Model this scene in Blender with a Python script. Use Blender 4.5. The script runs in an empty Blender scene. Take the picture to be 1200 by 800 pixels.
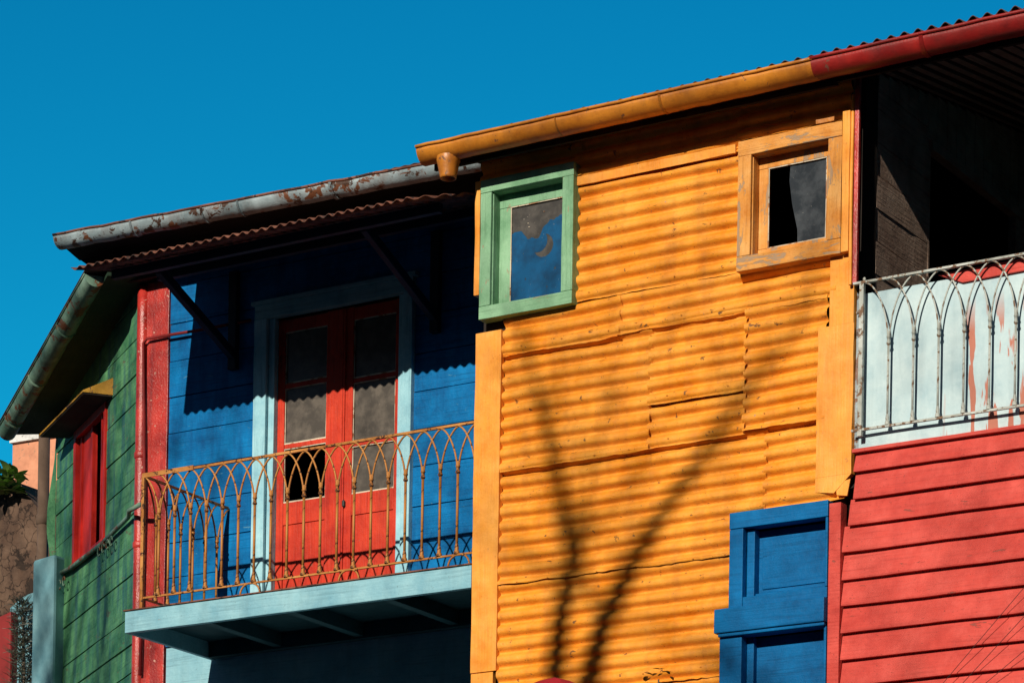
import bpy, math, random
from math import sin, cos, pi, radians, atan2, hypot, sqrt
from mathutils import Vector, Matrix, noise
random.seed(7)

# ------------------------------------------------------------------ scene, camera, light
scene = bpy.context.scene
col = scene.collection
CAM = Vector((12.969, -20.197, 1.6))
F_PX, CY, ROLL, AF, AG = 3800.0, 1584.5, -0.01635, 0.55588, -0.39007
cam_d = bpy.data.cameras.new('camera')
cam = bpy.data.objects.new('camera', cam_d)
col.objects.link(cam)
cam_d.sensor_width = 36
cam_d.lens = F_PX / 1200 * 36
cam_d.shift_y = (CY - 400) / 1200
cam_d.clip_end = 3000
cam.location = CAM
cam.rotation_euler = (Matrix.Rotation(AF, 3, 'Z') @ Matrix.Rotation(pi / 2, 3, 'X') @ Matrix.Rotation(-ROLL, 3, 'Z')).to_euler()
scene.camera = cam
scene.render.resolution_x = 1024
scene.render.resolution_y = 682

SUN = Vector((0.08, -1.0, 0.435)).normalized()          # direction towards the sun
EL = math.asin(SUN.z)
w = bpy.data.worlds.new('World'); scene.world = w
w.use_nodes = True
nt = w.node_tree
bg = nt.nodes['Background']
sky = nt.nodes.new('ShaderNodeTexSky')
sky.sky_type = 'NISHITA'; sky.sun_disc = False
sky.sun_elevation = EL
sky.sun_rotation = atan2(SUN.x, SUN.y)
sky.air_density = 1.0; sky.dust_density = 0.3; sky.ozone_density = 3.0
tint = nt.nodes.new('ShaderNodeMix'); tint.data_type = 'RGBA'; tint.blend_type = 'MULTIPLY'
tint.inputs[0].default_value = 1.0
# away from the sun the sky is the deep polarised blue of the photograph, towards the sun, out of view, it is neutral and dimmed to deepen shade on the walls
tcw = nt.nodes.new('ShaderNodeTexCoord'); sep = nt.nodes.new('ShaderNodeSeparateXYZ'); mr = nt.nodes.new('ShaderNodeMapRange')
mr.inputs[1].default_value = -0.35; mr.inputs[2].default_value = 0.35
side = nt.nodes.new('ShaderNodeMix'); side.data_type = 'RGBA'
side.inputs[6].default_value = (0.29, 0.29, 0.29, 1)
nt.links.new(tcw.outputs['Generated'], sep.inputs[0]); nt.links.new(sep.outputs[1], mr.inputs[0])
hi = nt.nodes.new('ShaderNodeMix'); hi.data_type = 'RGBA'; mz = nt.nodes.new('ShaderNodeMapRange')
mz.inputs[1].default_value = 0.22; mz.inputs[2].default_value = 0.42
hi.inputs[6].default_value = (0.03, 1.08, 1.18, 1); hi.inputs[7].default_value = (0.008, 0.78, 1.0, 1)
nt.links.new(sep.outputs[2], mz.inputs[0]); nt.links.new(mz.outputs[0], hi.inputs[0]); nt.links.new(hi.outputs[2], side.inputs[7])
nt.links.new(mr.outputs[0], side.inputs[0]); nt.links.new(side.outputs[2], tint.inputs[7])
nt.links.new(sky.outputs[0], tint.inputs[6])
cap = nt.nodes.new('ShaderNodeMix'); cap.data_type = 'RGBA'; cap.blend_type = 'DARKEN'   # even deep blue, no white glow round the sun
cap.inputs[0].default_value = 1.0
cap.inputs[7].default_value = (1.5, 3.6, 8.5, 1)
nt.links.new(tint.outputs[2], cap.inputs[6])
nt.links.new(cap.outputs[2], bg.inputs[0])
bg.inputs[1].default_value = 0.098
sl = bpy.data.lights.new('sun', 'SUN')
sl.energy = 4.9; sl.angle = radians(0.5); sl.color = (1.0, 0.91, 0.77)
so = bpy.data.objects.new('sun', sl); col.objects.link(so)
so.rotation_euler = (-SUN).to_track_quat('-Z', 'Y').to_euler()
so.location = (0, -30, 30)
scene.view_settings.view_transform = 'Standard'
scene.view_settings.look = 'None'
scene.view_settings.exposure = 0.08
scene.view_settings.gamma = 1

# ------------------------------------------------------------------ helpers
def tag(o, label=None, cat=None, group=None, kind=None):
    if label: o['label'] = label
    if cat: o['category'] = cat
    if group: o['group'] = group
    if kind: o['kind'] = kind
    return o

WL = {}
def empty(name, loc, label=None, cat=None, rz=0, group=None):
    o = bpy.data.objects.new(name, None); col.objects.link(o)
    o.location = loc; o.rotation_euler = (0, 0, rz); o.empty_display_size = .2
    WL[o.name] = (Vector(loc), rz)
    return tag(o, label, cat, group)

class MB:
    def __init__(s): s.v = []; s.f = []
    def add(s, vs, fs):
        b = len(s.v); s.v += [tuple(v) for v in vs]; s.f += [tuple(b + i for i in f) for f in fs]; return s
    def box(s, x0, x1, y0, y1, z0, z1, seg=0, jit=0.0, axis=None):
        """box, cut along its longest axis into seg pieces with slightly uneven edges"""
        if not seg:
            vs = [(x, y, z) for z in (z0, z1) for y in (y0, y1) for x in (x0, x1)]
            return s.add(vs, [(0, 2, 3, 1), (4, 5, 7, 6), (0, 1, 5, 4), (2, 6, 7, 3), (0, 4, 6, 2), (1, 3, 7, 5)])
        L = (x1 - x0, y1 - y0, z1 - z0)
        ax = L.index(max(L)) if axis is None else axis
        lo = [x0, y0, z0]; hi = [x1, y1, z1]
        o1, o2 = [(1, 2), (2, 0), (0, 1)][ax]
        vs = []; fs = []
        for i in range(seg + 1):
            t = lo[ax] + L[ax] * i / seg
            for a, b in ((0, 0), (1, 0), (1, 1), (0, 1)):
                p = [0, 0, 0]; p[ax] = t
                p[o1] = (hi if a else lo)[o1]; p[o2] = (hi if b else lo)[o2]
                n = noise.noise_vector(Vector(p) * 3.1 + Vector((a * 5 + lo[0], b * 9, lo[2]))) * jit
                m = noise.noise_vector(Vector(p) * 17 + Vector((a * 3, b * 7, 1))) * jit * .35
                p[o1] += n.x + m.x; p[o2] += n.y + m.y
                vs.append(p)
            if i:
                c = 4 * (i - 1)
                for k in range(4):
                    fs.append((c + k, c + (k + 1) % 4, c + 4 + (k + 1) % 4, c + 4 + k))
        fs.append((3, 2, 1, 0)); e = 4 * seg; fs.append((e, e + 1, e + 2, e + 3))
        return s.add(vs, fs)
    def hexa(s, b4, t4):
        """solid from four bottom and four top corners, counter-clockwise from above"""
        return s.add(list(b4) + list(t4), [(3, 2, 1, 0), (4, 5, 6, 7)] + [(i, (i + 1) % 4, 4 + (i + 1) % 4, 4 + i) for i in range(4)])
    def beam(s, a, b, w, h, up=Vector((0, 0, 1))):
        a = Vector(a); b = Vector(b); d = (b - a).normalized()
        sx = d.cross(up)
        sx = sx.normalized() if sx.length > 1e-4 else Vector((1, 0, 0))
        uy = sx.cross(d)
        q = [(-1, -1), (1, -1), (1, 1), (-1, 1)]
        return s.hexa([a + sx * w / 2 * i + uy * h / 2 * j for i, j in q], [b + sx * w / 2 * i + uy * h / 2 * j for i, j in q])
    def tube(s, pts, r, n=8, cap=True):
        pts = [Vector(p) for p in pts]
        rs = r if isinstance(r, (list, tuple)) else [r] * len(pts)
        b = len(s.v); ref = None
        for i, p in enumerate(pts):
            d = (pts[min(i + 1, len(pts) - 1)] - pts[max(i - 1, 0)])
            d = d.normalized() if d.length > 1e-9 else Vector((0, 0, 1))
            if ref is None:
                ref = d.orthogonal().normalized()
            ref = (ref - d * ref.dot(d)); ref = ref.normalized() if ref.length > 1e-6 else d.orthogonal().normalized()
            q = d.cross(ref)
            for k in range(n):
                a = 2 * pi * k / n
                s.v.append(tuple(p + (ref * cos(a) + q * sin(a)) * rs[i]))
        for i in range(len(pts) - 1):
            for k in range(n):
                s.f.append((b + i * n + k, b + i * n + (k + 1) % n, b + (i + 1) * n + (k + 1) % n, b + (i + 1) * n + k))
        if cap:
            s.f.append(tuple(b + k for k in reversed(range(n))))
            s.f.append(tuple(b + (len(pts) - 1) * n + k for k in range(n)))
        return s
    def lathe(s, c, prof, n=14):
        b = len(s.v); c = Vector(c)
        for r, z in prof:
            for k in range(n):
                s.v.append(tuple(c + Vector((r * cos(2 * pi * k / n), r * sin(2 * pi * k / n), z))))
        for i in range(len(prof) - 1):
            for k in range(n):
                s.f.append((b + i * n + k, b + i * n + (k + 1) % n, b + (i + 1) * n + (k + 1) % n, b + (i + 1) * n + k))
        return s
    def build(s, name, m, parent=None, loc=None, rz=None, smooth=False, bevel=0, label=None, m2=None, v2=None):
        me = bpy.data.meshes.new(name); me.from_pydata(s.v, [], s.f); me.validate(); me.update()
        if m: me.materials.append(m)
        if m2:                                           # second grain direction for the vertices from v2 on
            me.materials.append(m2)
            for p in me.polygons: p.material_index = 1 if p.vertices[0] >= v2 else 0
        o = bpy.data.objects.new(name, me); col.objects.link(o)
        pl, pr = WL[parent.name] if parent else (Vector((0, 0, 0)), 0)
        if loc is None: loc = (0, 0, 0) if rz is None and (not parent or pr == 0) else pl
        if rz is None: rz = pr
        loc = Vector(loc)
        WL[o.name] = (loc, rz)
        if parent:
            o.parent = parent
            o.location = Matrix.Rotation(-pr, 3, 'Z') @ (loc - pl); o.rotation_euler = (0, 0, rz - pr)
        else:
            o.location = loc; o.rotation_euler = (0, 0, rz)
        if smooth:
            for p in me.polygons: p.use_smooth = True
        if bevel:
            b = o.modifiers.new('bevel', 'BEVEL'); b.width = bevel; b.segments = 2; b.limit_method = 'ANGLE'; b.angle_limit = radians(40)
        if label: o['label'] = label
        return o

def dup(o, parent=None, loc=None):
    c = o.copy(); col.objects.link(c)
    if parent:
        c.parent = parent; pl, pr = WL[parent.name]
    else: pl, pr = Vector((0, 0, 0)), 0
    if loc is not None: c.location = Matrix.Rotation(-pr, 3, 'Z') @ (Vector(loc) - pl)
    return c

# ------------------------------------------------------------------ materials
def lin(h):
    f = lambda v: v / 12.92 if v <= .04045 else ((v + .055) / 1.055) ** 2.4
    return tuple(f(int(h[i:i + 2], 16) / 255) for i in (0, 2, 4)) + (1,)

def paint(name, base, dark=None, light=None, grain=None, chip=None, chip_at=.68, chip_scale=9, streak=None, streak_amt=.35,
          rough=.55, bump=.25, speck=.35, metallic=0.0, scale=1.0, chip2=None, chip2_at=.75, spec=.22, grain_amt=.5, slit=None):
    """weathered paint: mottled tone, wood grain, vertical streaks, flaked patches and fine specks"""
    m = bpy.data.materials.new(name); m.use_nodes = True
    t = m.node_tree; N = t.nodes; L = t.links
    bs = N['Principled BSDF']
    bs.inputs['Specular IOR Level'].default_value = spec
    tc = N.new('ShaderNodeTexCoord')
    def mapped(sc):
        mp = N.new('ShaderNodeMapping'); mp.inputs['Scale'].default_value = sc
        L.new(tc.outputs['Object'], mp.inputs[0]); return mp.outputs[0]
    def nz(vec, sc, det=6, ro=.6, dist=0):
        n = N.new('ShaderNodeTexNoise'); n.inputs['Scale'].default_value = sc; n.inputs['Detail'].default_value = det
        n.inputs['Roughness'].default_value = ro; n.inputs['Distortion'].default_value = dist
        L.new(vec, n.inputs['Vector']); return n.outputs[0]
    def ramp(v, a, b):
        r = N.new('ShaderNodeMapRange'); r.inputs[1].default_value = a; r.inputs[2].default_value = b
        L.new(v, r.inputs[0]); return r.outputs[0]
    def mix(f, a, b):
        x = N.new('ShaderNodeMix'); x.data_type = 'RGBA'
        for i, q in ((0, f), (6, a), (7, b)):
            if hasattr(q, 'links'): L.new(q, x.inputs[i])
            else: x.inputs[i].default_value = q
        return x.outputs[2]
    def mul(a, k):
        x = N.new('ShaderNodeMath'); x.operation = 'MULTIPLY'
        L.new(a, x.inputs[0])
        if hasattr(k, 'links'): L.new(k, x.inputs[1])
        else: x.inputs[1].default_value = k
        return x.outputs[0]
    sc3 = lambda k, q=1: tuple(a * q for a in k[:3]) + (1,)
    dark = dark or sc3(base, .72); light = light or sc3(base, 1.15)
    obj1 = mapped((scale,) * 3)
    c = mix(ramp(nz(obj1, 2.6, 9, .68), .38, .62), dark, light)
    c = mix(mul(ramp(nz(obj1, 11, 6, .6), .42, .68), .65), c, base)
    h = nz(obj1, 60 if grain is None else 40, 5, .6)
    if grain:
        g = {'x': (1.3, 32, 32), 'y': (32, 1.3, 32), 'z': (32, 32, 1.3)}[grain]
        gv = nz(mapped(g), 1.6, 6, .62, .25)
        c = mix(mul(ramp(gv, .52, .72), grain_amt), c, sc3(dark, .55))
        ad = N.new('ShaderNodeMath'); ad.operation = 'MULTIPLY_ADD'; L.new(gv, ad.inputs[0]); ad.inputs[1].default_value = -1.6; L.new(h, ad.inputs[2]); h = ad.outputs[0]
    if streak:
        sv = nz(mapped((9, 9, .9)), 1.0, 6, .6)
        c = mix(mul(ramp(sv, .48, .7), streak_amt), c, streak)
    if speck:
        c = mix(mul(ramp(nz(obj1, 75, 3, .5), .66, .74), speck), c, (.03, .02, .015, 1))
    if slit:
        c = mix(ramp(nz(mapped((2.2, 2.2, 26)), 1.0, 4, .55, .3), slit, slit + .012), c, (.05, .02, .01, 1))
    mask = None
    def flakes(at, cc, sc, cin, seed):
        mp = N.new('ShaderNodeMapping'); mp.inputs['Location'].default_value = (seed, seed * 2, seed * 3)
        g = {'x': (.45, 1, 1.7), 'y': (1, .45, 1.7), 'z': (1.6, 1.6, .45), None: (1, 1, 1)}[grain]
        mp.inputs['Scale'].default_value = g
        L.new(tc.outputs['Object'], mp.inputs[0])
        k = ramp(nz(mp.outputs[0], sc, 9, .68, .4), at - .058, at - .04)
        return k, mix(k, cin, cc)
    if chip: mask, c = flakes(chip_at, chip, chip_scale, c, 3.3)
    if chip2: _, c = flakes(chip2_at, chip2, chip_scale * 1.7, c, 8.1)
    L.new(c, bs.inputs['Base Color'])
    bs.inputs['Metallic'].default_value = metallic
    rr = N.new('ShaderNodeMapRange'); rr.inputs[3].default_value = rough - .12; rr.inputs[4].default_value = min(1, rough + .2)
    L.new(nz(obj1, 7, 5, .6), rr.inputs[0]); L.new(rr.outputs[0], bs.inputs['Roughness'])
    bp = N.new('ShaderNodeBump'); bp.inputs['Strength'].default_value = bump; bp.inputs['Distance'].default_value = .01
    if mask is not None:
        a2 = N.new('ShaderNodeMath'); a2.operation = 'MULTIPLY_ADD'; L.new(mask, a2.inputs[0]); a2.inputs[1].default_value = -.5; L.new(h, a2.inputs[2]); h = a2.outputs[0]
    L.new(h, bp.inputs['Height']); L.new(bp.outputs[0], bs.inputs['Normal'])
    return m

WOODGREY = (.20, .15, .11, 1); RUST = (.13, .045, .018, 1); RUSTD = (.05, .022, .012, 1)
M = {}
M['yellow_sheet'] = paint('yellow_painted_iron', (.82, .315, .024, 1), dark=(.68, .215, .010, 1), light=(.86, .36, .05, 1), chip=(.20, .085, .03, 1), chip_at=.70, chip_scale=13, chip2=(.30, .20, .17, 1), chip2_at=.735, streak=(.40, .15, .04, 1), streak_amt=.38, rough=.48, bump=.45, speck=.7, slit=.735)
M['yellow_trim'] = paint('yellow_painted_board', (.80, .32, .035, 1), dark=(.66, .22, .018, 1), light=(.84, .37, .07, 1), chip=(.30, .15, .07, 1), chip_at=.73, grain='z', rough=.5, bump=.3, grain_amt=.25, streak=(.45, .2, .06, 1), streak_amt=.25)
M['yellow_gutter'] = paint('ochre_gutter', (.50, .17, .012, 1), dark=(.30, .09, .008, 1), light=(.60, .22, .02, 1), chip=(.17, .07, .03, 1), chip_at=.68, streak=(.2, .08, .02, 1), rough=.4, bump=.2, metallic=0, spec=.5)
M['red_gutter'] = paint('red_gutter', (.26, .008, .008, 1), dark=(.13, .006, .006, 1), light=(.34, .016, .012, 1), chip=(.16, .06, .04, 1), chip_at=.7, streak=(.14, .02, .015, 1), rough=.42, bump=.2, spec=.5)
M['ochre_wood'] = paint('ochre_window_wood', (.64, .27, .045, 1), dark=(.50, .17, .018, 1), light=(.70, .36, .11, 1), chip=(.34, .22, .13, 1), chip_at=.60, chip_scale=7, grain='x', rough=.6, bump=.4)
M['ochre_wood_z'] = paint('ochre_window_wood_upright', (.64, .27, .045, 1), dark=(.50, .17, .018, 1), light=(.70, .36, .11, 1), chip=(.34, .22, .13, 1), chip_at=.60, chip_scale=7, grain='z', rough=.6, bump=.4)
M['green_wood'] = paint('pale_green_wood', (.20, .40, .23, 1), dark=(.13, .29, .16, 1), light=(.27, .48, .30, 1), chip=(.33, .26, .17, 1), chip_at=.68, grain='x', rough=.55, bump=.4)
M['green_wood_z'] = paint('pale_green_wood_upright', (.20, .40, .23, 1), dark=(.13, .29, .16, 1), light=(.27, .48, .30, 1), chip=(.33, .26, .17, 1), chip_at=.68, grain='z', rough=.55, bump=.4)
M['blue_boards'] = paint('blue_painted_boards', (.0006, .135, .37, 1), dark=(.0005, .075, .22, 1), light=(.002, .18, .46, 1), chip=(.07, .22, .34, 1), chip_at=.71, chip_scale=16, grain='x', rough=.45, bump=.35, streak=(.0005, .045, .16, 1), streak_amt=.5, spec=.12)
M['blue_window'] = paint('blue_gloss_wood', (.0006, .105, .29, 1), dark=(.0005, .07, .20, 1), light=(.001, .135, .36, 1), chip=(.10, .2, .32, 1), chip_at=.78, grain='x', rough=.45, bump=.25, speck=.15, spec=.12)
M['light_blue'] = paint('light_blue_wood', (.21, .43, .51, 1), dark=(.15, .34, .43, 1), light=(.28, .51, .58, 1), chip=(.30, .22, .16, 1), chip_at=.73, grain='x', rough=.5, bump=.3, streak=(.12, .2, .22, 1), streak_amt=.25)
M['light_blue_z'] = paint('light_blue_wood_upright', (.30, .57, .66, 1), dark=(.20, .43, .53, 1), light=(.38, .64, .71, 1), chip=(.30, .22, .16, 1), chip_at=.72, grain='z', rough=.5, bump=.3)
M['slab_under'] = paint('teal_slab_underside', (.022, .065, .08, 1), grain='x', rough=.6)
M['panel_blue'] = paint('pale_blue_sheet', (.45, .58, .61, 1), dark=(.34, .48, .53, 1), light=(.53, .65, .67, 1), rough=.45, bump=.12, speck=.12, streak=(.26, .34, .37, 1), streak_amt=.4)
M['door_red'] = paint('red_door_wood', (.54, .03, .010, 1), dark=(.36, .016, .007, 1), light=(.62, .05, .018, 1), chip=(.32, .10, .06, 1), chip_at=.71, chip_scale=12, grain='z', rough=.5, bump=.35, streak=(.25, .02, .01, 1), streak_amt=.35)
M['post_red'] = paint('glossy_red_post', (.46, .022, .015, 1), dark=(.25, .012, .01, 1), light=(.56, .05, .035, 1), chip=(.55, .28, .22, 1), chip_at=.68, chip_scale=19, rough=.3, bump=.5, streak=(.12, .015, .02, 1), streak_amt=.85, spec=.6)
M['red_siding'] = paint('faded_red_siding', (.56, .062, .045, 1), dark=(.43, .04, .03, 1), light=(.62, .09, .07, 1), chip=(.26, .06, .045, 1), chip_at=.70, chip_scale=12, grain='x', rough=.6, bump=.45, grain_amt=.35, slit=.76, speck=.6, streak=(.36, .035, .03, 1), streak_amt=.3)
M['green_boards'] = paint('green_painted_boards', (.05, .19, .085, 1), dark=(.018, .10, .05, 1), light=(.12, .31, .14, 1), chip=(.10, .12, .07, 1), chip_at=.68, grain='x', rough=.55, bump=.35, streak=(.015, .06, .12, 1), streak_amt=.75)
M['window_red'] = paint('red_window_wood', (.50, .02, .012, 1), dark=(.34, .012, .01, 1), grain='z', rough=.5)
M['hood_yellow'] = paint('ochre_tin_hood', (.42, .22, .02, 1), dark=(.26, .12, .01, 1), chip=(.12, .06, .03, 1), chip_at=.62, rough=.6)
M['grey_gutter'] = paint('grey_blue_gutter', (.22, .29, .32, 1), dark=(.13, .18, .20, 1), light=(.32, .40, .43, 1), chip=RUST, chip_at=.60, chip_scale=5, chip2=RUSTD, chip2_at=.62, streak=(.12, .06, .04, 1), streak_amt=.5, rough=.45, bump=.3, spec=.5)
M['green_gutter'] = paint('grey_green_gutter', (.11, .21, .15, 1), dark=(.04, .09, .06, 1), light=(.20, .31, .24, 1), chip=RUST, chip_at=.6, chip_scale=6, streak=(.03, .05, .04, 1), streak_amt=.5, rough=.45, bump=.3)
M['rusty_sheet'] = paint('rusty_corrugated_iron', (.15, .055, .035, 1), dark=(.08, .03, .02, 1), light=(.24, .10, .065, 1), chip=(.05, .03, .025, 1), chip_at=.6, rough=.75, bump=.4)
M['roof_sheet'] = paint('dark_roof_iron', (.06, .035, .03, 1), rough=.7, bump=.3)
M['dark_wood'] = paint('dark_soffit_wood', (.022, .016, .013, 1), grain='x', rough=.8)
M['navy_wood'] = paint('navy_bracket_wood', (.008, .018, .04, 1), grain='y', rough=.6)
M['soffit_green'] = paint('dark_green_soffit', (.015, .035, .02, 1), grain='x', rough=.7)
M['brown_boards'] = paint('brown_weathered_boards', (.42, .29, .22, 1), dark=(.26, .17, .13, 1), light=(.50, .37, .29, 1), grain='y', rough=.75, bump=.5, grain_amt=.6)
M['ceiling_wood'] = paint('brown_ceiling_boards', (.55, .42, .33, 1), grain='y', rough=.8)
M['rail_iron'] = paint('ochre_painted_iron_rail', (.44, .17, .035, 1), dark=(.26, .09, .018, 1), light=(.54, .25, .07, 1), chip=RUSTD, chip_at=.62, chip_scale=25, rough=.5, bump=.2, metallic=.1)
M['rail_white'] = paint('white_painted_iron_rail', (.40, .42, .38, 1), dark=(.22, .23, .20, 1), light=(.52, .55, .52, 1), chip=(.16, .09, .05, 1), chip_at=.61, chip_scale=20, rough=.45, bump=.2)
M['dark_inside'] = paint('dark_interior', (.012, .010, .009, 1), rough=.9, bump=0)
M['putty'] = paint('window_putty', (.55, .47, .36, 1), chip=(.3, .15, .08, 1), chip_at=.6, rough=.7, bump=.5)
M['iron_dark'] = paint('dark_iron', (.025, .03, .028, 1), rough=.5)
M['salmon'] = paint('salmon_render', (.62, .27, .16, 1), chip=(.3, .2, .14, 1), chip_at=.68, rough=.9)
M['white_render'] = paint('white_render', (.7, .7, .68, 1), chip=(.3, .3, .28, 1), chip_at=.62, rough=.9)
M['pillar_blue'] = paint('light_blue_render', (.15, .33, .39, 1), dark=(.10, .25, .31, 1), light=(.20, .39, .44, 1), rough=.7, bump=.15)
M['dark_red'] = paint('dark_red_paint', (.22, .02, .02, 1), rough=.6)
M['pipe_brown'] = paint('brown_clay_pipe', (.13, .085, .06, 1), rough=.7)
M['bark'] = paint('bark', (.14, .11, .08, 1), grain='z', rough=.9, bump=.5)
M['cloth_red'] = paint('crimson_cloth', (.30, .01, .02, 1), rough=.8)
M['shadow_cable'] = paint('shadow_cable_black', (.02, .018, .018, 1), rough=.6, bump=0)

def leaf_mat(name, c):
    m = bpy.data.materials.new(name); m.use_nodes = True
    t = m.node_tree; bs = t.nodes['Principled BSDF']
    g = t.nodes.new('ShaderNodeNewGeometry'); r = t.nodes.new('ShaderNodeMapRange')
    r.inputs[3].default_value = .5; r.inputs[4].default_value = 1.5
    t.links.new(g.outputs['Random Per Island'], r.inputs[0])
    v = t.nodes.new('ShaderNodeVectorMath'); v.operation = 'SCALE'; v.inputs[0].default_value = c
    t.links.new(r.outputs[0], v.inputs[3]); t.links.new(v.outputs[0], bs.inputs['Base Color'])
    bs.inputs['Roughness'].default_value = .5
    return m
M['leaf'] = leaf_mat('green_leaves', (.10, .17, .04))
M['leaf_bright'] = leaf_mat('bright_green_leaves', (.17, .28, .06))
M['leaf_dark'] = leaf_mat('dark_leaves', (.03, .035, .02))

def glass(name, tintc, dust, rough=.12, dust_amt=.5, at_=.74):
    """dusty old glass: a glossy sheet with a partly opaque film of dirt"""
    m = bpy.data.materials.new(name); m.use_nodes = True
    t = m.node_tree; N = t.nodes; L = t.links; bs = N['Principled BSDF']
    tc = N.new('ShaderNodeTexCoord')
    n = N.new('ShaderNodeTexNoise'); n.inputs['Scale'].default_value = 9; n.inputs['Detail'].default_value = 8; n.inputs['Roughness'].default_value = .65
    L.new(tc.outputs['Object'], n.inputs['Vector'])
    n2 = N.new('ShaderNodeTexNoise'); n2.inputs['Scale'].default_value = 90; n2.inputs['Detail'].default_value = 2
    L.new(tc.outputs['Object'], n2.inputs['Vector'])
    r = N.new('ShaderNodeMapRange'); r.inputs[1].default_value = .42; r.inputs[2].default_value = .62; r.inputs[3].default_value = dust_amt * .5; r.inputs[4].default_value = dust_amt * 1.3
    L.new(n.outputs[0], r.inputs[0])
    mx = N.new('ShaderNodeMix'); mx.data_type = 'RGBA'; mx.inputs[6].default_value = tintc; mx.inputs[7].default_value = dust
    L.new(r.outputs[0], mx.inputs[0])
    r2 = N.new('ShaderNodeMapRange'); r2.inputs[1].default_value = at_; r2.inputs[2].default_value = at_ + .05
    L.new(n2.outputs[0], r2.inputs[0])
    m3 = N.new('ShaderNodeMix'); m3.data_type = 'RGBA'; m3.inputs[7].default_value = (.5, .45, .38, 1)
    L.new(mx.outputs[2], m3.inputs[6]); L.new(r2.outputs[0], m3.inputs[0])
    L.new(m3.outputs[2], bs.inputs['Base Color'])
    bs.inputs['Roughness'].default_value = rough
    bs.inputs['Specular IOR Level'].default_value = .5
    return m
M['glass_dusty'] = glass('dusty_glass', (.028, .025, .022, 1), (.13, .11, .09, 1), .35, .7)
M['glass_dark'] = glass('dark_glass', (.010, .014, .018, 1), (.09, .10, .11, 1), .12, .45)
M['glass_grey'] = glass('grey_glass', (.022, .021, .02, 1), (.10, .09, .08, 1), .3, .6)
M['moon_blue'] = glass('blue_painted_glass', (.001, .09, .23, 1), (.004, .035, .09, 1), .3, .6)

# earth wall: cracked brown
def earth():
    m = paint('cracked_earth_wall', (.10, .058, .038, 1), dark=(.05, .03, .022, 1), light=(.15, .095, .065, 1), rough=.95, bump=.6, chip=(.03, .02, .015, 1), chip_at=.62, chip_scale=2.5)
    t = m.node_tree; N = t.nodes; L = t.links
    bs = N['Principled BSDF']; src = bs.inputs['Base Color'].links[0].from_socket
    tc = N.new('ShaderNodeTexCoord'); v = N.new('ShaderNodeTexVoronoi'); v.feature = 'DISTANCE_TO_EDGE'; v.inputs['Scale'].default_value = 6
    nn = N.new('ShaderNodeTexNoise'); nn.inputs['Scale'].default_value = 5; nn.inputs['Detail'].default_value = 6
    L.new(tc.outputs['Object'], nn.inputs['Vector'])
    mm = N.new('ShaderNodeMix'); mm.data_type = 'RGBA'; mm.blend_type = 'ADD'; mm.inputs[0].default_value = .35
    L.new(tc.outputs['Object'], mm.inputs[6]); L.new(nn.outputs[1], mm.inputs[7]); L.new(mm.outputs[2], v.inputs['Vector'])
    r = N.new('ShaderNodeMapRange'); r.inputs[1].default_value = 0; r.inputs[2].default_value = .05; L.new(v.outputs[0], r.inputs[0])
    x = N.new('ShaderNodeMix'); x.data_type = 'RGBA'; x.inputs[6].default_value = (.015, .01, .008, 1)
    L.new(r.outputs[0], x.inputs[0]); L.new(src, x.inputs[7]); L.new(x.outputs[2], bs.inputs['Base Color'])
    return m
M['earth'] = earth()

# the pale sheet of the right balcony has red streaks where the upper coat has run off
def streaked_panel():
    m = M['panel_blue']; t = m.node_tree; N = t.nodes; L = t.links
    bs = N['Principled BSDF']; src = bs.inputs['Base Color'].links[0].from_socket
    tc = N.new('ShaderNodeTexCoord')
    mp = N.new('ShaderNodeMapping'); mp.inputs['Scale'].default_value = (15, 1, 1.7); mp.inputs['Location'].default_value = (2.4, 0, .35)
    L.new(tc.outputs['Object'], mp.inputs[0])
    n = N.new('ShaderNodeTexNoise'); n.inputs['Scale'].default_value = 1.0; n.inputs['Detail'].default_value = 4; n.inputs['Distortion'].default_value = .6
    L.new(mp.outputs[0], n.inputs['Vector'])
    sx = N.new('ShaderNodeSeparateXYZ'); L.new(tc.outputs['Object'], sx.inputs[0])
    a = N.new('ShaderNodeMapRange'); a.inputs[1].default_value = 3.74; a.inputs[2].default_value = 3.80; L.new(sx.outputs[0], a.inputs[0])
    b = N.new('ShaderNodeMapRange'); b.inputs[1].default_value = 8.80; b.inputs[2].default_value = 8.55; L.new(sx.outputs[2], b.inputs[0])
    k = N.new('ShaderNodeMapRange'); k.inputs[1].default_value = .555; k.inputs[2].default_value = .575; L.new(n.outputs[0], k.inputs[0])
    m1 = N.new('ShaderNodeMath'); m1.operation = 'MULTIPLY'; L.new(a.outputs[0], m1.inputs[0]); L.new(b.outputs[0], m1.inputs[1])
    m2 = N.new('ShaderNodeMath'); m2.operation = 'MULTIPLY'; L.new(m1.outputs[0], m2.inputs[0]); L.new(k.outputs[0], m2.inputs[1])
    x = N.new('ShaderNodeMix'); x.data_type = 'RGBA'; x.inputs[7].default_value = (.44, .16, .11, 1)
    L.new(m2.outputs[0], x.inputs[0]); L.new(src, x.inputs[6]); L.new(x.outputs[2], bs.inputs['Base Color'])
streaked_panel()

def ground_mat():
    return paint('street_stone', (.22, .20, .18, 1), rough=.9, scale=.5)

# ------------------------------------------------------------------ setting
gm = MB().box(-1500, 1500, -1500, 1500, -.3, 0)
tag(gm.build('ground', ground_mat()), 'grey stone street surface below the houses', 'ground', kind='structure')

# ------------------------------------------------------------------ yellow house
YH = empty('yellow_house', (1.5, 0, 0), 'orange yellow house clad in corrugated iron with a green and an ochre window', 'house')
ZT = 10.62
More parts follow.
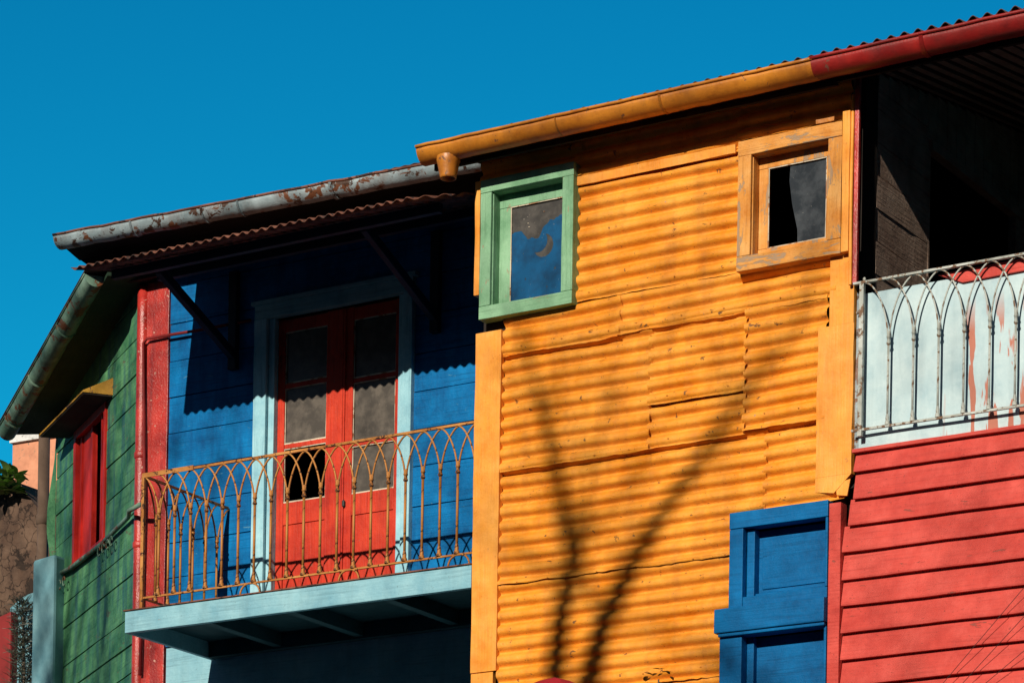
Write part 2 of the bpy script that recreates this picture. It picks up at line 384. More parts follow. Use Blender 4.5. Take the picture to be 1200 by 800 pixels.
# solid walls behind the sheets, with openings for the windows
def wall_with_holes(mb, x0, x1, y0, y1, z0, z1, holes):
    xs = sorted({x0, x1} | {h[0] for h in holes} | {h[1] for h in holes})
    zs = sorted({z0, z1} | {h[2] for h in holes} | {h[3] for h in holes})
    for i in range(len(xs) - 1):
        for j in range(len(zs) - 1):
            cx = (xs[i] + xs[i + 1]) / 2; cz = (zs[j] + zs[j + 1]) / 2
            if any(h[0] < cx < h[1] and h[2] < cz < h[3] for h in holes): continue
            mb.box(xs[i], xs[i + 1], y0, y1, zs[j], zs[j + 1])
    return mb
GWH = (.12, .74, 9.30, 10.145); OWH = (2.27, 2.90, 9.31, 10.02); BWH = (2.24, 2.90, 5.0, 7.42)
wb = MB()
wall_with_holes(wb, .0, 3.0, .048, .12, 0, ZT, [GWH, OWH, BWH])
wb.box(-.0, .1, .12, 6, 0, ZT)                         # left side
wb.box(.1, 3.05, 5.9, 6, 0, ZT)                        # back
wb.box(.1, 2.95, .12, 5.9, 9.0, 9.05)                  # floor between storeys
wb.box(.1, 2.95, .12, 5.9, ZT - .06, ZT)
wb.build('wall', M['dark_wood'], YH)
sw = MB()
def sheet(mb, x0, x1, z0, z1, y, amp=.0205, pitch=.108, ph=0.0, lip=.022, seed=0, ragx=.004, zt=None, nails=True):
    """one corrugated sheet, ridges along x; its lower edge stands proud of the sheet below it"""
    nx = max(6, int((x1 - x0) / .035)); nz = max(4, int((z1 - z0) / pitch * 12))
    vs = []; fs = []
    for j in range(nz + 1):
        for i in range(nx + 1):
            u = i / nx; v = j / nz
            x = x0 + (x1 - x0) * u; z = z0 + (z1 - z0) * v
            P = Vector((x * 1.7 + seed * 3.1, z * 1.7, seed))
            dent = noise.noise(P) * .008 + noise.noise(P * 4.3) * .0045 + noise.noise(P * 13) * .0012
            sh = noise.noise(Vector((x * 1.1, z * .8, seed * 2))) * .18
            k = 1 - .75 * max(0, 1 - (z - z0) / .02) * 1.0      # the lip is flattened
            a = amp * (1 + .25 * noise.noise(P * 2.2 + Vector((9, 0, 0)))) * k
            th = 2 * pi * ((z - ph) / pitch + sh)
            yy = y - a * (cos(th) - .24 * cos(2 * th)) - dent - lip * (1 - v) ** 1.5
            if j == 0:
                z += noise.noise(Vector((x * 6, seed, 0))) * .010 + noise.noise(Vector((x * 31, seed, 3))) * .006
                yy -= .003 + abs(noise.noise(Vector((x * 5, seed, 8)))) * .022
            if i in (0, nx):
                x += noise.noise(Vector((z * 9, seed, 4))) * ragx
                yy -= .003
            vs.append((x, yy, z))
    W = nx + 1
    for j in range(nz):
        for i in range(nx):
            cx = x0 + (x1 - x0) * (i + .5) / nx; cz = z0 + (z1 - z0) * (j + .5) / nz
            if any(h[0] - .03 < cx < h[1] + .03 and h[2] - .03 < cz < h[3] + .03 for h in (GWH, OWH, BWH)): continue
            fs.append((j * W + i, j * W + i + 1, (j + 1) * W + i + 1, (j + 1) * W + i))
    # thin return along the lower and side edges so that the sheet has thickness
    n0 = len(vs)
    for i in range(nx + 1):
        a = vs[i]; vs.append((a[0], a[1] + .004, a[2] + .0005))
    for i in range(nx): fs.append((i + 1, i, n0 + i, n0 + i + 1))
    mb.add(vs, fs)
    if nails:
        x = x0 + .12 + random.random() * .1
        while x < x1 - .05:
            zz = z0 + pitch * (.9 + random.choice((0, 1)) * 0)
            zz = ph + round((z0 + .05 - ph) / pitch) * pitch
            yy = y - amp - lip * .9 - .004
            b = len(mb.v); r = .006
            for k in range(6): mb.v.append((x + r * cos(k * pi / 3), yy + .002, zz + r * sin(k * pi / 3)))
            mb.v.append((x, yy - .004, zz))
            for k in range(6): mb.f.append((b + k, b + (k + 1) % 6, b + 6))
            x += .25 + random.random() * .25

Y0 = .018
rows = [  # x0, x1, z0, z1, y
    (-.01, .86, 10.15, 10.62, Y0 - .002), (.80, 2.16, 10.085, 10.62, Y0), (2.14, 3.02, 10.16, 10.62, Y0 - .006),
    (.80, 2.22, 9.235, 10.12, Y0 - .001),
    (.20, 1.2, 8.93, 9.27, Y0 - .004), (1.17, 2.93, 8.945, 9.275, Y0 - .001),
    (.20, 1.46, 8.075, 8.97, Y0 - .002), (1.44, 2.23, 8.395, 8.98, Y0 - .008), (1.44, 2.23, 8.085, 8.44, Y0 - .001), (2.215, 2.86, 8.105, 8.99, Y0 - .008),
    (.20, 2.40, 7.245, 8.13, Y0 - .002), (2.385, 3.02, 7.535, 8.15, Y0 - .008),
    (.20, 2.20, 6.40, 7.28, Y0 - .002), (.20, 2.08, 5.55, 6.44, Y0), (.20, 2.08, 4.7, 5.6, Y0), (.20, 2.95, 3.0, 4.74, Y0), (.20, 2.95, .1, 3.04, Y0),
]
for i, (a, b, c, d, y) in enumerate(rows):
    mb = MB(); sheet(mb, a, b, c, d, y, seed=i * 1.37, ph=.02 * (i % 3))
    mb.build('corrugated_sheet', M['yellow_sheet'], YH, smooth=True)
# flat lapped strip below the top row (lit band)
mb = MB(); mb.box(.83, 2.13, -.028, -.012, 10.075, 10.135, seg=30, jit=.006); mb.build('flashing_strip', M['yellow_trim'], YH)
# corner boards
mb = MB()
mb.box(-.025, .20, -.024, .028, 6.62, 9.13, seg=28, jit=.004)
mb.box(-.02, .17, -.02, .03, 0, 6.615, seg=28, jit=.004)
mb.build('corner_board', M['yellow_trim'], YH, bevel=.003)
mb = MB(); mb.box(-.025, .02, -.06, .0, 9.40, 10.24, seg=12, jit=.004); mb.build('corner_strip', M['yellow_trim'], YH, bevel=.003)
mb = MB()
mb.box(2.80, 3.075, -.026, .026, 7.70, 8.74, seg=14, jit=.007)
mb.hexa([(2.80, -.030, 7.60), (2.95, -.040, 7.575), (2.95, .02, 7.575), (2.80, .02, 7.60)], [(2.80, -.026, 7.699), (3.075, -.026, 7.699), (3.075, .02, 7.699), (2.80, .02, 7.699)])
mb.hexa([(2.97, -.034, 7.56), (3.05, -.036, 7.545), (3.05, -.02, 7.545), (2.97, -.02, 7.56)], [(2.955, -.030, 7.64), (3.07, -.030, 7.66), (3.07, -.018, 7.66), (2.955, -.018, 7.64)])
mb.box(2.885, 3.07, -.020, .027, 8.742, 9.30, seg=8, jit=.004)
mb.build('flat_iron_strip', M['yellow_trim'], YH)
mb = MB(); mb.box(2.99, 3.045, -.075, .02, 9.22, 10.19, seg=10, jit=.004)
mb.tube([(3.055, -.05, 8.99), (3.052, -.055, 9.6), (3.056, -.05, 10.3)], .013)
mb.build('edge_board', M['yellow_trim'], YH, bevel=.003)

def frame4(mb_h, mb_v, x0, x1, z0, z1, wl, wr, wt, wb_, y0, y1, seg=8, jit=.003):
    mb_h.box(x0, x1, y0, y1, z1 - wt, z1, seg=seg, jit=jit)
    mb_h.box(x0, x1, y0, y1, z0, z0 + wb_, seg=seg, jit=jit)
    mb_v.box(x0 + .001, x0 + wl, y0 + .002, y1 - .002, z0 + wb_ + .0015, z1 - wt - .0015, seg=seg, jit=jit)
    mb_v.box(x1 - wr, x1 - .001, y0 + .002, y1 - .002, z0 + wb_ + .0015, z1 - wt - .0015, seg=seg, jit=jit)

def window(parent, x0, x1, z0, z1, wf, mh, mv, pane, depth=.06, sash_w=.08, lab=None, sash_b=None, sash_r=None):
    sash_b = sash_b or sash_w * .8; sash_r = sash_r or sash_w * .75
    h, v = MB(), MB()
    frame4(h, v, x0, x1, z0, z1, wf, wf, wf, wf, -.075, .026)
    # lining of the reveal
    h.box(x0 + wf - .012, x1 - wf + .012, -.05, .115, z1 - wf - .001, z1 - wf + .012)
    h.box(x0 + wf - .012, x1 - wf + .012, -.05, .115, z0 + wf - .012, z0 + wf + .001)
    v.box(x0 + wf - .012, x0 + wf + .006, -.045, .113, z0 + wf + .002, z1 - wf - .002)
    v.box(x1 - wf - .006, x1 - wf + .012, -.045, .113, z0 + wf + .002, z1 - wf - .002)
    k = len(h.v); h.add(v.v, v.f); o = h.build('window', mh, parent, bevel=.004, label=lab, m2=mv, v2=k)
    h, v = MB(), MB()
    a0, a1, b0, b1 = x0 + wf + .007, x1 - wf - .007, z0 + wf + .003, z1 - wf - .003
    frame4(h, v, a0, a1, b0, b1, sash_w, sash_r, sash_w, sash_b, .035, .075)
    h.add(v.v, v.f)
    h.build('sash', mv, o, bevel=.003)
    pb = (a0 + sash_w, a1 - sash_r, b0 + sash_b, b1 - sash_w)
    pt = MB(); frame4(pt, pt, pb[0] - .002, pb[1] + .002, pb[2] - .002, pb[3] + .002, .009, .009, .009, .009, .038, .049, seg=16, jit=.003)
    pt.build('putty', M['putty'], o)
    return o, pb

gw, pb = window(YH, .03, .83, 9.21, 10.235, .095, M['green_wood'], M['green_wood_z'], None, sash_w=.095, sash_b=.03, sash_r=.05, lab='pale green wooden window with a moon painted on its pane')
# inner bead of the green window, and the pane with its night picture
mb = MB(); mb.box(pb[0], pb[1], .052, .056, pb[2], pb[3]); mb.build('pane', M['glass_grey'], gw)
# blue night sky paint: an uneven thin sheet of paint on the glass, with the moon left free
px0, px1, pz0, pz1 = pb
def in_moon(x, z):
    cx, cz, r = px0 + (px1 - px0) * .62, pz0 + (pz1 - pz0) * .54, .085
    return hypot(x - cx, z - cz) < r and hypot(x - cx + .045, z - cz - .035) > r * .93
nX, nZ = 110, 190
mb = MB(); idx = {}
def vid(i, j):
    if (i, j) not in idx:
        idx[(i, j)] = len(mb.v)
        mb.v.append((px0 + .004 + (px1 - px0 - .008) * i / nX, .0508, pz0 + .004 + (pz1 - pz0 - .008) * j / nZ))
    return idx[(i, j)]
for i in range(nX):
    for j in range(nZ):
        x = px0 + (px1 - px0) * (i + .5) / nX; z = pz0 + (pz1 - pz0) * (j + .5) / nZ
        u = (i + .5) / nX; v = (j + .5) / nZ
        top = .71 - .10 * math.exp(-((u - .42) / .16) ** 4) + .09 / (1 + math.exp(-(u - .72) * 22)) + .03 * abs(sin(u * 11 + .4)) + .02 * noise.noise(Vector((u * 14, 3, 1)))
        if v > top or in_moon(x, z): continue
        if hypot(u - .28, v - .22) < .012 or hypot(u - .85, v - .28) < .014 or hypot(u - .7, v - .1) < .01: continue
        mb.f.append((vid(i, j), vid(i + 1, j), vid(i + 1, j + 1), vid(i, j + 1)))
mb.build('painted_night_sky', M['moon_blue'], gw)
mb = MB()
for su, sv in ((.32, .80), (.62, .89), (.34, .76)):
    mb = MB(); mb.lathe((px0 + (px1 - px0) * su, .0505, pz0 + (pz1 - pz0) * sv), [(.0045, -.003), (.0055, 0), (.0045, .003)], 6)
    mb.build('painted_star', M['putty'], gw)

ow, pb = window(YH, 2.175, 2.985, 9.215, 10.13, .105, M['ochre_wood'], M['ochre_wood_z'], None, sash_w=.075, lab='ochre wooden window with a broken pane')
a, b, c, d = pb
t0 = a + (b - a) * .36
v = [(t0, .053, d), (b, .053, d), (b, .053, c), (a + (b - a) * .50, .053, c), (a + (b - a) * .495, .053, c + (d - c) * .18), (a + (b - a) * .40, .053, c + (d - c) * .5), (a + (b - a) * .345, .053, c + (d - c) * .8)]
mb = MB(); n = len(v)
mb.add(v + [(x, y + .004, z) for x, y, z in v], [tuple(reversed(range(n))), tuple(range(n, 2 * n))] + [(i, (i + 1) % n, n + (i + 1) % n, n + i) for i in range(n)])
mb.build('broken_pane', M['glass_dark'], ow)
mb = MB(); mb.box(2.79, 2.93, -.09, -.078, 10.135, 10.165, seg=5, jit=.006); mb.build('torn_flashing', M['yellow_gutter'], YH)

# blue door-like window at the bottom right of the yellow wall
bwf = MB()
bwf.box(2.155, 2.925, -.075, .026, 7.41, 7.525, seg=8, jit=.002)
bwf.box(2.156, 2.265, -.073, .026, 6.852, 7.408, seg=8, jit=.002)
bwf.box(2.266, 2.925, -.071, .028, 6.852, 6.925, seg=8, jit=.002)
bwf.box(2.905, 2.924, -.072, .028, 6.927, 7.408)
bwf.box(2.27, 2.33, -.02, .09, 6.93, 7.405); bwf.box(2.33, 2.90, .0, .09, 6.93, 6.955)
bw = bwf.build('blue_shutter_window', M['blue_window'], YH, bevel=.005, label='deep blue panelled window with a heavy transom')
mb = MB(); mb.box(2.27, 2.905, .055, .08, 6.93, 7.405, seg=6, jit=.001); mb.box(2.36, 2.88, .045, .056, 6.99, 7.33); mb.build('panel', M['blue_window'], bw, bevel=.004)
mb = MB(); mb.box(2.065, 2.925, -.115, .026, 6.68, 6.850, seg=8, jit=.002); mb.box(2.09, 2.92, -.10, .02, 6.655, 6.679); mb.build('transom', M['blue_window'], bw, bevel=.006)
mb = MB(); mb.box(2.09, 2.265, -.07, .026, 4.9, 6.654, seg=8, jit=.002); mb.box(2.905, 2.924, -.07, .026, 4.9, 6.654)
mb.box(2.266, 2.32, .01, .09, 4.9, 6.654)
mb.build('jamb', M['blue_window'], bw, bevel=.004)
mb = MB(); mb.box(2.31, 2.905, .06, .09, 4.9, 6.654); mb.build('panel', M['blue_window'], bw)

# gutters -----------------------------------------------------------------
def gutter(mb, a, b, r, wall=Vector((0, 1, 0)), n=10, seg=14, bead=.012, sag=.006, seed=0):
    """open half-round gutter from a to b; 'wall' points to the house"""
    a = Vector(a); b = Vector(b); up = Vector((0, 0, 1))
    ring = []
    for i in range(n + 1):
        t = pi * i / n
        ring.append((-cos(t) * r, -sin(t) * r * 1.05))       # from outer rim under to inner rim
    inner = [(x * .93, z * .93 + .0) for x, z in reversed(ring)]
    prof = ring + inner; m = len(prof)
    vs = []; fs = []
    for k in range(seg + 1):
        p = a.lerp(b, k / seg); p = p + Vector((0, 0, noise.noise(Vector((k * .6, seed, 0))) * sag))
        q = 1 + noise.noise(Vector((k * 1.3, seed, 5))) * .035
        for x, z in prof: vs.append(p + wall * x * q + up * z * q)
    for k in range(seg):
        for i in range(m):
            fs.append((k * m + i, k * m + (i + 1) % m, (k + 1) * m + (i + 1) % m, (k + 1) * m + i))
    mb.add(vs, fs)
    # closed ends
    for k in (0, seg):
        b0 = len(mb.v); mb.v += [tuple(vs[k * m + i]) for i in range(n + 1)]
        f = tuple(b0 + i for i in range(n + 1)); mb.f.append(f if k == 0 else tuple(reversed(f)))
    if bead:
        mb.tube([a.lerp(b, k / seg) - wall * (r + .004) + up * (noise.noise(Vector((k * .6, seed, 0))) * sag) for k in range(seg + 1)], bead, 8)
def gring(mb, p, r, d, wall=Vector((0, 1, 0)), w=.02, n=10):
    p = Vector(p); d = Vector(d).normalized(); vs = []; fs = []
    for s_ in (-w / 2, w / 2):
        for rr in (r * 1.0, r * 1.045 + .004):
            for i in range(n + 1):
                t = pi * i / n; vs.append(p + d * s_ + wall * (-cos(t) * rr) + Vector((0, 0, -sin(t) * rr * 1.05)))
    W = n + 1
    for i in range(n):
        fs += [(W + i, W + i + 1, 3 * W + i + 1, 3 * W + i), (i, i + 1, W + i + 1, W + i), (2 * W + i, 2 * W + i + 1, 3 * W + i + 1, 3 * W + i)]
    mb.add(vs, fs)

GY, GZ = -.36, 10.428
mb = MB(); gutter(mb, (-.29, GY, GZ - .01), (2.945, GY, GZ), .102, seg=30, seed=1)
gring(mb, (1.75, GY, GZ), .1, (1, 0, 0)); gring(mb, (.9, GY, GZ), .1, (1, 0, 0), w=.012)
g = mb.build('gutter', M['yellow_gutter'], YH, smooth=True, label='ochre half-round gutter')
mb = MB(); mb.lathe((-.07, GY, GZ - .12), [(.085, .03), (.088, .0), (.082, -.02), (.062, -.115), (.060, -.13), (.054, -.13), (.052, -.06)], 18)
mb.build('outlet', M['yellow_gutter'], g, smooth=True)

def roof_sheet(mb, x0, x1, y0, z0, y1, z1, pitch=.1, amp=.014, yf=None, rise=0.0):
    nx = max(4, int((x1 - x0) / pitch * 10)); ny = 10
    b = len(mb.v)
    for s_ in (0, -.006):
        for j in range(ny + 1):
            for i in range(nx + 1):
                x = x0 + (x1 - x0) * i / nx
                ya = yf(x) if yf else y0
                y = ya + (y1 - ya) * j / ny
                z = z0 + (z1 - z0) * (y - y0) / (y1 - y0) + rise * (x - x0)
                jj = noise.noise(Vector((x * 2, j, 1))) * .006
                mb.v.append((x, y + (noise.noise(Vector((x * 7, 1, 2))) * .008 if j == 0 else 0), z + amp * cos(2 * pi * x / pitch) + jj + s_))
    W = nx + 1; T = W * (ny + 1)
    for j in range(ny):
        for i in range(nx):
            q = (b + j * W + i, b + j * W + i + 1, b + (j + 1) * W + i + 1, b + (j + 1) * W + i)
            mb.f.append(q); mb.f.append(tuple(k + T for k in reversed(q)))
    for i in range(nx): mb.f.append((b + i + 1, b + i, b + T + i, b + T + i + 1))
    for j in range(ny): mb.f.append((b + j * W, b + (j + 1) * W, b + T + (j + 1) * W, b + T + j * W))
    for j in range(ny): mb.f.append((b + (j + 1) * W + nx, b + j * W + nx, b + T + j * W + nx, b + T + (j + 1) * W + nx))

mb = MB(); roof_sheet(mb, -.28, 2.95, -.40, 10.445, 6.1, 11.5, rise=.008); mb.build('roof', M['roof_sheet'], YH, smooth=True)
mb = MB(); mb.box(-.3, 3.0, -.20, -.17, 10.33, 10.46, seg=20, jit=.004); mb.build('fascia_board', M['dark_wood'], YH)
mb = MB(); mb.box(-.3, 2.98, -.168, .012, 10.44, 10.462); mb.build('soffit', M['yellow_gutter'], YH)

# ------------------------------------------------------------------ red house on the right
RH = empty('red_house', (5.0, 0, 0), 'faded red clapboard house with a pale blue balcony and dark open loggia', 'house')
mb = MB(); mb.box(3.02, 7.0, .06, .2, 0, 7.83); mb.box(3.05, 7.0, .2, 3.6, 7.70, 7.83); mb.box(6.9, 7.0, .06, 6, 0, 10.6); mb.box(3.1, 7, 5.9, 6, 0, 10.6)
mb.build('wall', M['dark_wood'], RH)
zs = [7.83, 7.70, 7.515, 7.335, 7.155, 6.965, 6.785, 6.60, 6.415]
while zs[-1] > .3: zs.append(zs[-1] - .182)
mb = MB()
for i in range(len(zs) - 1):
    zt, zb = zs[i], zs[i + 1]
    x0 = 3.10 if zt > 7.6 else (3.065 if zt > 7.45 else 3.022)
    n = 26; vs = []; fs = []
    for k in range(n + 1):
        x = x0 + (7.0 - x0) * k / n
        j1 = noise.noise(Vector((x * 1.7, i * 3.3, 0))) * .006; j2 = noise.noise(Vector((x * 5, i * 2.1, 4))) * .003
        yf = -.044 + noise.noise(Vector((x * 1.2, i, 9))) * .005
        vs += [(x, .055, zb + j1), (x, yf, zb + j1 + j2), (x, yf - .001, zb + .012 + j1 + j2), (x, yf + .040, zt + .006), (x, .055, zt + .006)]
        if k:
            c = 5 * (k - 1)
            for m_ in range(5): fs.append((c + m_, c + (m_ + 1) % 5, c + 5 + (m_ + 1) % 5, c + 5 + m_))
    fs.append((0, 1, 2, 3, 4)); e = 5 * n; fs.append((e + 4, e + 3, e + 2, e + 1, e))
    mb.add(vs, [tuple(reversed(f)) for f in fs])
mb.build('siding', M['red_siding'], RH)
mb = MB(); mb.box(2.928, 3.018, -.062, .03, .1, 7.50, seg=30, jit=.003); mb.build('corner_trim', M['red_siding'], RH, bevel=.003)
mb = MB(); mb.box(3.085, 7, -.045, .06, 7.832, 7.858, seg=30, jit=.002); mb.build('ledge', M['red_siding'], RH, bevel=.003)
# balcony parapet sheet
mb = MB()
n = 60; vs = []; fs = []
for k in range(n + 1):
    x = 3.115 + (7 - 3.115) * k / n
    for z in (7.86, 8.2, 8.55, 8.93):
        vs.append((x, .0 + noise.noise(Vector((x * 1.3, z * 1.5, 2))) * .012, z))
for k in range(n):
    for j in range(3): fs.append((4 * k + j, 4 * (k + 1) + j, 4 * (k + 1) + j + 1, 4 * k + j + 1))
nv = len(vs); vs2 = [(x, y + .015, z) for x, y, z in vs]
mb.add(vs + vs2, fs + [tuple(nv + i for i in reversed(f)) for f in fs])
mb.build('balcony_panel', M['panel_blue'], RH, smooth=True, label='pale blue sheet with red bare streaks')
mb = MB(); mb.add([(3.88, -.022, 8.885), (7, -.022, 8.94), (7, -.022, 9.03), (3.70, -.022, 8.965), (3.88, .05, 8.885), (7, .05, 8.94), (7, .05, 9.03), (3.70, .05, 8.965)],
                  [(0, 1, 2, 3), (7, 6, 5, 4), (0, 4, 5, 1), (1, 5, 6, 2), (2, 6, 7, 3), (3, 7, 4, 0)])
mb.build('parapet_cap', M['red_siding'], RH, bevel=.003)
# dark gap strip between yellow edge and panel with old tin
mb = MB(); mb.box(3.078, 3.112, .01, .05, 7.84, 8.95, seg=12, jit=.006); mb.build('tin_strip', M['grey_gutter'], RH)

def baluster_mesh(h_low, z_col, z_top, s, rbar, rarc, n_exp, axis='x', arms=(1, -1)):
    """bar with foot and collar, forking into two half arches that meet the rail above its neighbours"""
    mb = MB()
    mb.tube([(0, 0, h_low), (0, 0, z_col)], rbar, 8)
    mb.lathe((0, 0, h_low), [(rbar * 2.1, 0), (rbar * 2.0, .018), (rbar * 1.35, .03), (rbar * 1.5, .05), (rbar, .075)], 10)
    mb.lathe((0, 0, z_col), [(rbar, -.035), (rbar * 1.7, -.028), (rbar * 1.7, -.016), (rbar * 1.25, -.012), (rbar * 1.25, .012), (rbar * 1.7, .016), (rbar * 1.7, .026), (rbar, .034), (rbar * .9, .06)], 10)
    for sg in arms:
        pts = []
        for k in range(15):
            t = k / 14 * pi / 2
            c = abs(cos(t)) ** (2 / n_exp); q = abs(sin(t)) ** (2 / n_exp)
            dx = sg * (s * (1 - c)) + sg * rarc * .6 * (1 - k / 14)
            off = .0035 * sg
            z = z_col + (z_top - z_col) * q
            pts.append((dx, off, z) if axis == 'x' else (off, dx, z))
        mb.tube(pts, rarc, 6)
    return mb

# white railing of the red house
rx0, rz0, rz1, ry = 3.155, 7.975, 8.985, -.065
mb = MB()
mb.box(3.09, 7.0, ry - .014, ry + .014, rz1 - .006, rz1 + .009); mb.box(3.09, 7.0, ry - .010, ry + .010, rz0 - .007, rz0 + .008)
rl = mb.build('railing', M['rail_white'], RH, label='white painted iron railing of interlaced arches')
mb = MB(); mb.box(3.14, 3.172, ry - .016, ry + .016, 7.93, rz1 - .008); mb.tube([(3.155, ry, 8.80), (3.10, -.02, 8.80)], .012); mb.tube([(3.155, ry, 8.02), (3.10, -.02, 8.02)], .012)
mb.lathe((3.17, ry, rz1 + .008), [(.008, 0), (.012, .012), (.010, .022), (.004, .028)], 8)
mb.build('post', M['rail_white'], rl, bevel=.002)
src = None; s = .187; x = 3.36
while x < 6.95:
    if src is None:
        src = baluster_mesh(0, 8.555 - rz0, rz1 - .012 - rz0, s, .0085, .0062, 1.75).build('baluster', M['rail_white'], rl, loc=(x, ry, rz0 + .008), smooth=True)
    else: dup(src, rl, (x, ry, rz0 + .008))
    x += s

# loggia: side wall of brown boards, ceiling, back
mb = MB()
zb = [7.83, 8.15, 8.47, 8.70, 8.93, 9.16, 9.39, 9.62, 9.85, 10.08, 10.31, 10.45]
for i in range(len(zb) - 1):
    mb.box(3.03 + .0, 3.080 + .003 * (i % 2), .29, 1.14, zb[i] + .006, zb[i + 1], seg=8, jit=.003, axis=1)
mb.box(3.0, 3.028, .06, 1.16, 7.8, 10.39)
k = 1.14
ys = .30
while ys < 3.4:                                          # vertical boards above
    mb.box(3.03, 3.082, ys + .004, ys + .16, 10.372 if ys > 1.1 else 10.455, 10.52 + .163 * ys, seg=3, jit=.002); ys += .164
mb.box(3.0, 3.078, 2.765, 3.45, 7.83, 10.371); mb.hexa([(3.0, .06, 10.4), (3.028, .06, 10.4), (3.028, 3.45, 10.4), (3.0, 3.45, 10.4)], [(3.0, .06, 10.53), (3.028, .06, 10.53), (3.028, 3.45, 11.08), (3.0, 3.45, 11.08)])
mb.build('side_wall', M['brown_boards'], RH)
mb = MB(); mb.box(3.02, 3.083, .10, .285, 7.85, 10.54, seg=12, jit=.003); mb.build('door_post', M['dark_wood'], RH)
mb = MB(); mb.box(3.04, 3.11, 1.145, 2.80, 10.30, 10.37, seg=12, jit=.003); mb.box(3.04, 3.082, 1.143, 1.17, 7.83, 10.299); mb.box(3.04, 3.09, 2.70, 2.762, 7.83, 10.299); mb.build('door_casing', M['brown_boards'], RH)
mb = MB()
x = 3.06
while x < 6.9:
    z0_ = 10.50
    mb.hexa([(x, -.2, z0_), (x + .155, -.2, z0_), (x + .155, 3.6, z0_ + .62), (x, 3.6, z0_ + .62)], [(x, -.2, z0_ + .02), (x + .155, -.2, z0_ + .02), (x + .155, 3.6, z0_ + .64), (x, 3.6, z0_ + .64)]); x += .16
mb.build('ceiling', M['ceiling_wood'], RH)
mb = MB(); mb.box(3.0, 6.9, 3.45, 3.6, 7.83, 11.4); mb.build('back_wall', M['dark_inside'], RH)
mb = MB(); gutter(mb, (2.93, GY, GZ + .003), (7.2, GY, GZ + .02), .105, seg=30, seed=4)
gring(mb, (3.75, GY, GZ + .006), .102, (1, 0, 0), w=.03)
mb.build('gutter', M['red_gutter'], RH, smooth=True, label='dark red half-round gutter')
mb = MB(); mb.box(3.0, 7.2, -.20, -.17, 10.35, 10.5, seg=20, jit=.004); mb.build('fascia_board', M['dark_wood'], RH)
mb = MB(); roof_sheet(mb, 2.955, 7.2, -.41, 10.473, 6.1, 11.52, amp=.018, rise=.012); mb.build('roof', M['roof_sheet'], RH, smooth=True)
mb = MB(); mb.box(3.072, 3.106, -.06, -.025, 8.995, 10.42, seg=10, jit=.002); mb.build('downpipe', M['post_red'], RH, bevel=.006)

# ------------------------------------------------------------------ corner house: blue front, green side
BH = empty('corner_house', (-3.5, 2.0, 0), 'corner house with blue plank front, green plank side and red corner post', 'house')
BY = 1.15
DX0, DX1, DZ1 = -2.75, -1.45, 9.99
mb = MB()
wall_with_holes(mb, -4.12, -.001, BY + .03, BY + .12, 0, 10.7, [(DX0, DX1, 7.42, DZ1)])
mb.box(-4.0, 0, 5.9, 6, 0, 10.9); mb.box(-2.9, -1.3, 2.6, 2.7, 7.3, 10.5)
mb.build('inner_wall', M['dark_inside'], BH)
bz = [7.42, 7.69, 7.99, 8.28, 8.60, 8.89, 9.19, 9.49, 9.79, 10.10, 10.42, 10.7]
mb = MB()
for i in range(len(bz) - 1):
    for a, b in ([(-3.80, -2.90), (-1.35, -.002)] if bz[i + 1] < 10.2 else [(-3.80, -.002)]):
        j = .004 * (i % 2)
        mb.box(a, b, BY - j, BY + .03, bz[i] + .004 + (.10 if bz[i] == 10.10 and False else 0), bz[i + 1] - .003, seg=12, jit=.0022, axis=0)
mb.build('blue_plank_wall', M['blue_boards'], BH, bevel=.002)
mb = MB(); mb.box(-3.79, -.002, BY + .0, BY + .028, 0, 7.41); mb.build('lower_wall', M['light_blue'], BH)
# corner post: board plus round pipe, painted red
mb = MB(); mb.box(-4.04, -3.805, BY - .02, BY + .03, 0, 10.48, seg=40, jit=.006, axis=2); mb.build('corner_post', M['post_red'], BH, bevel=.004)
mb = MB(); mb.tube([(-4.085 + noise.noise(Vector((k, 0, 0))) * .008, BY - .0 + noise.noise(Vector((k, 5, 0))) * .006, 10.46 * k / 40) for k in range(41)], .055, 12)
for z_ in (9.05, 8.3): mb.lathe((-4.085, BY, z_), [(.055, -.03), (.064, -.02), (.064, .02), (.055, .03)], 12)
mb.build('corner_pipe', M['post_red'], BH, smooth=True)
mb = MB(); mb.tube([(-4.02, BY - .055, 7.2), (-4.0, BY - .055, 8.6), (-4.03, BY - .055, 9.6), (-4.04, BY - .055, 9.97), (-4.0, BY - .06, 10.0), (-3.4, BY - .05, 9.99), (-2.95, BY - .03, 10.0)], .013, 8)
mb.build('conduit', M['dark_red'], BH, smooth=True)

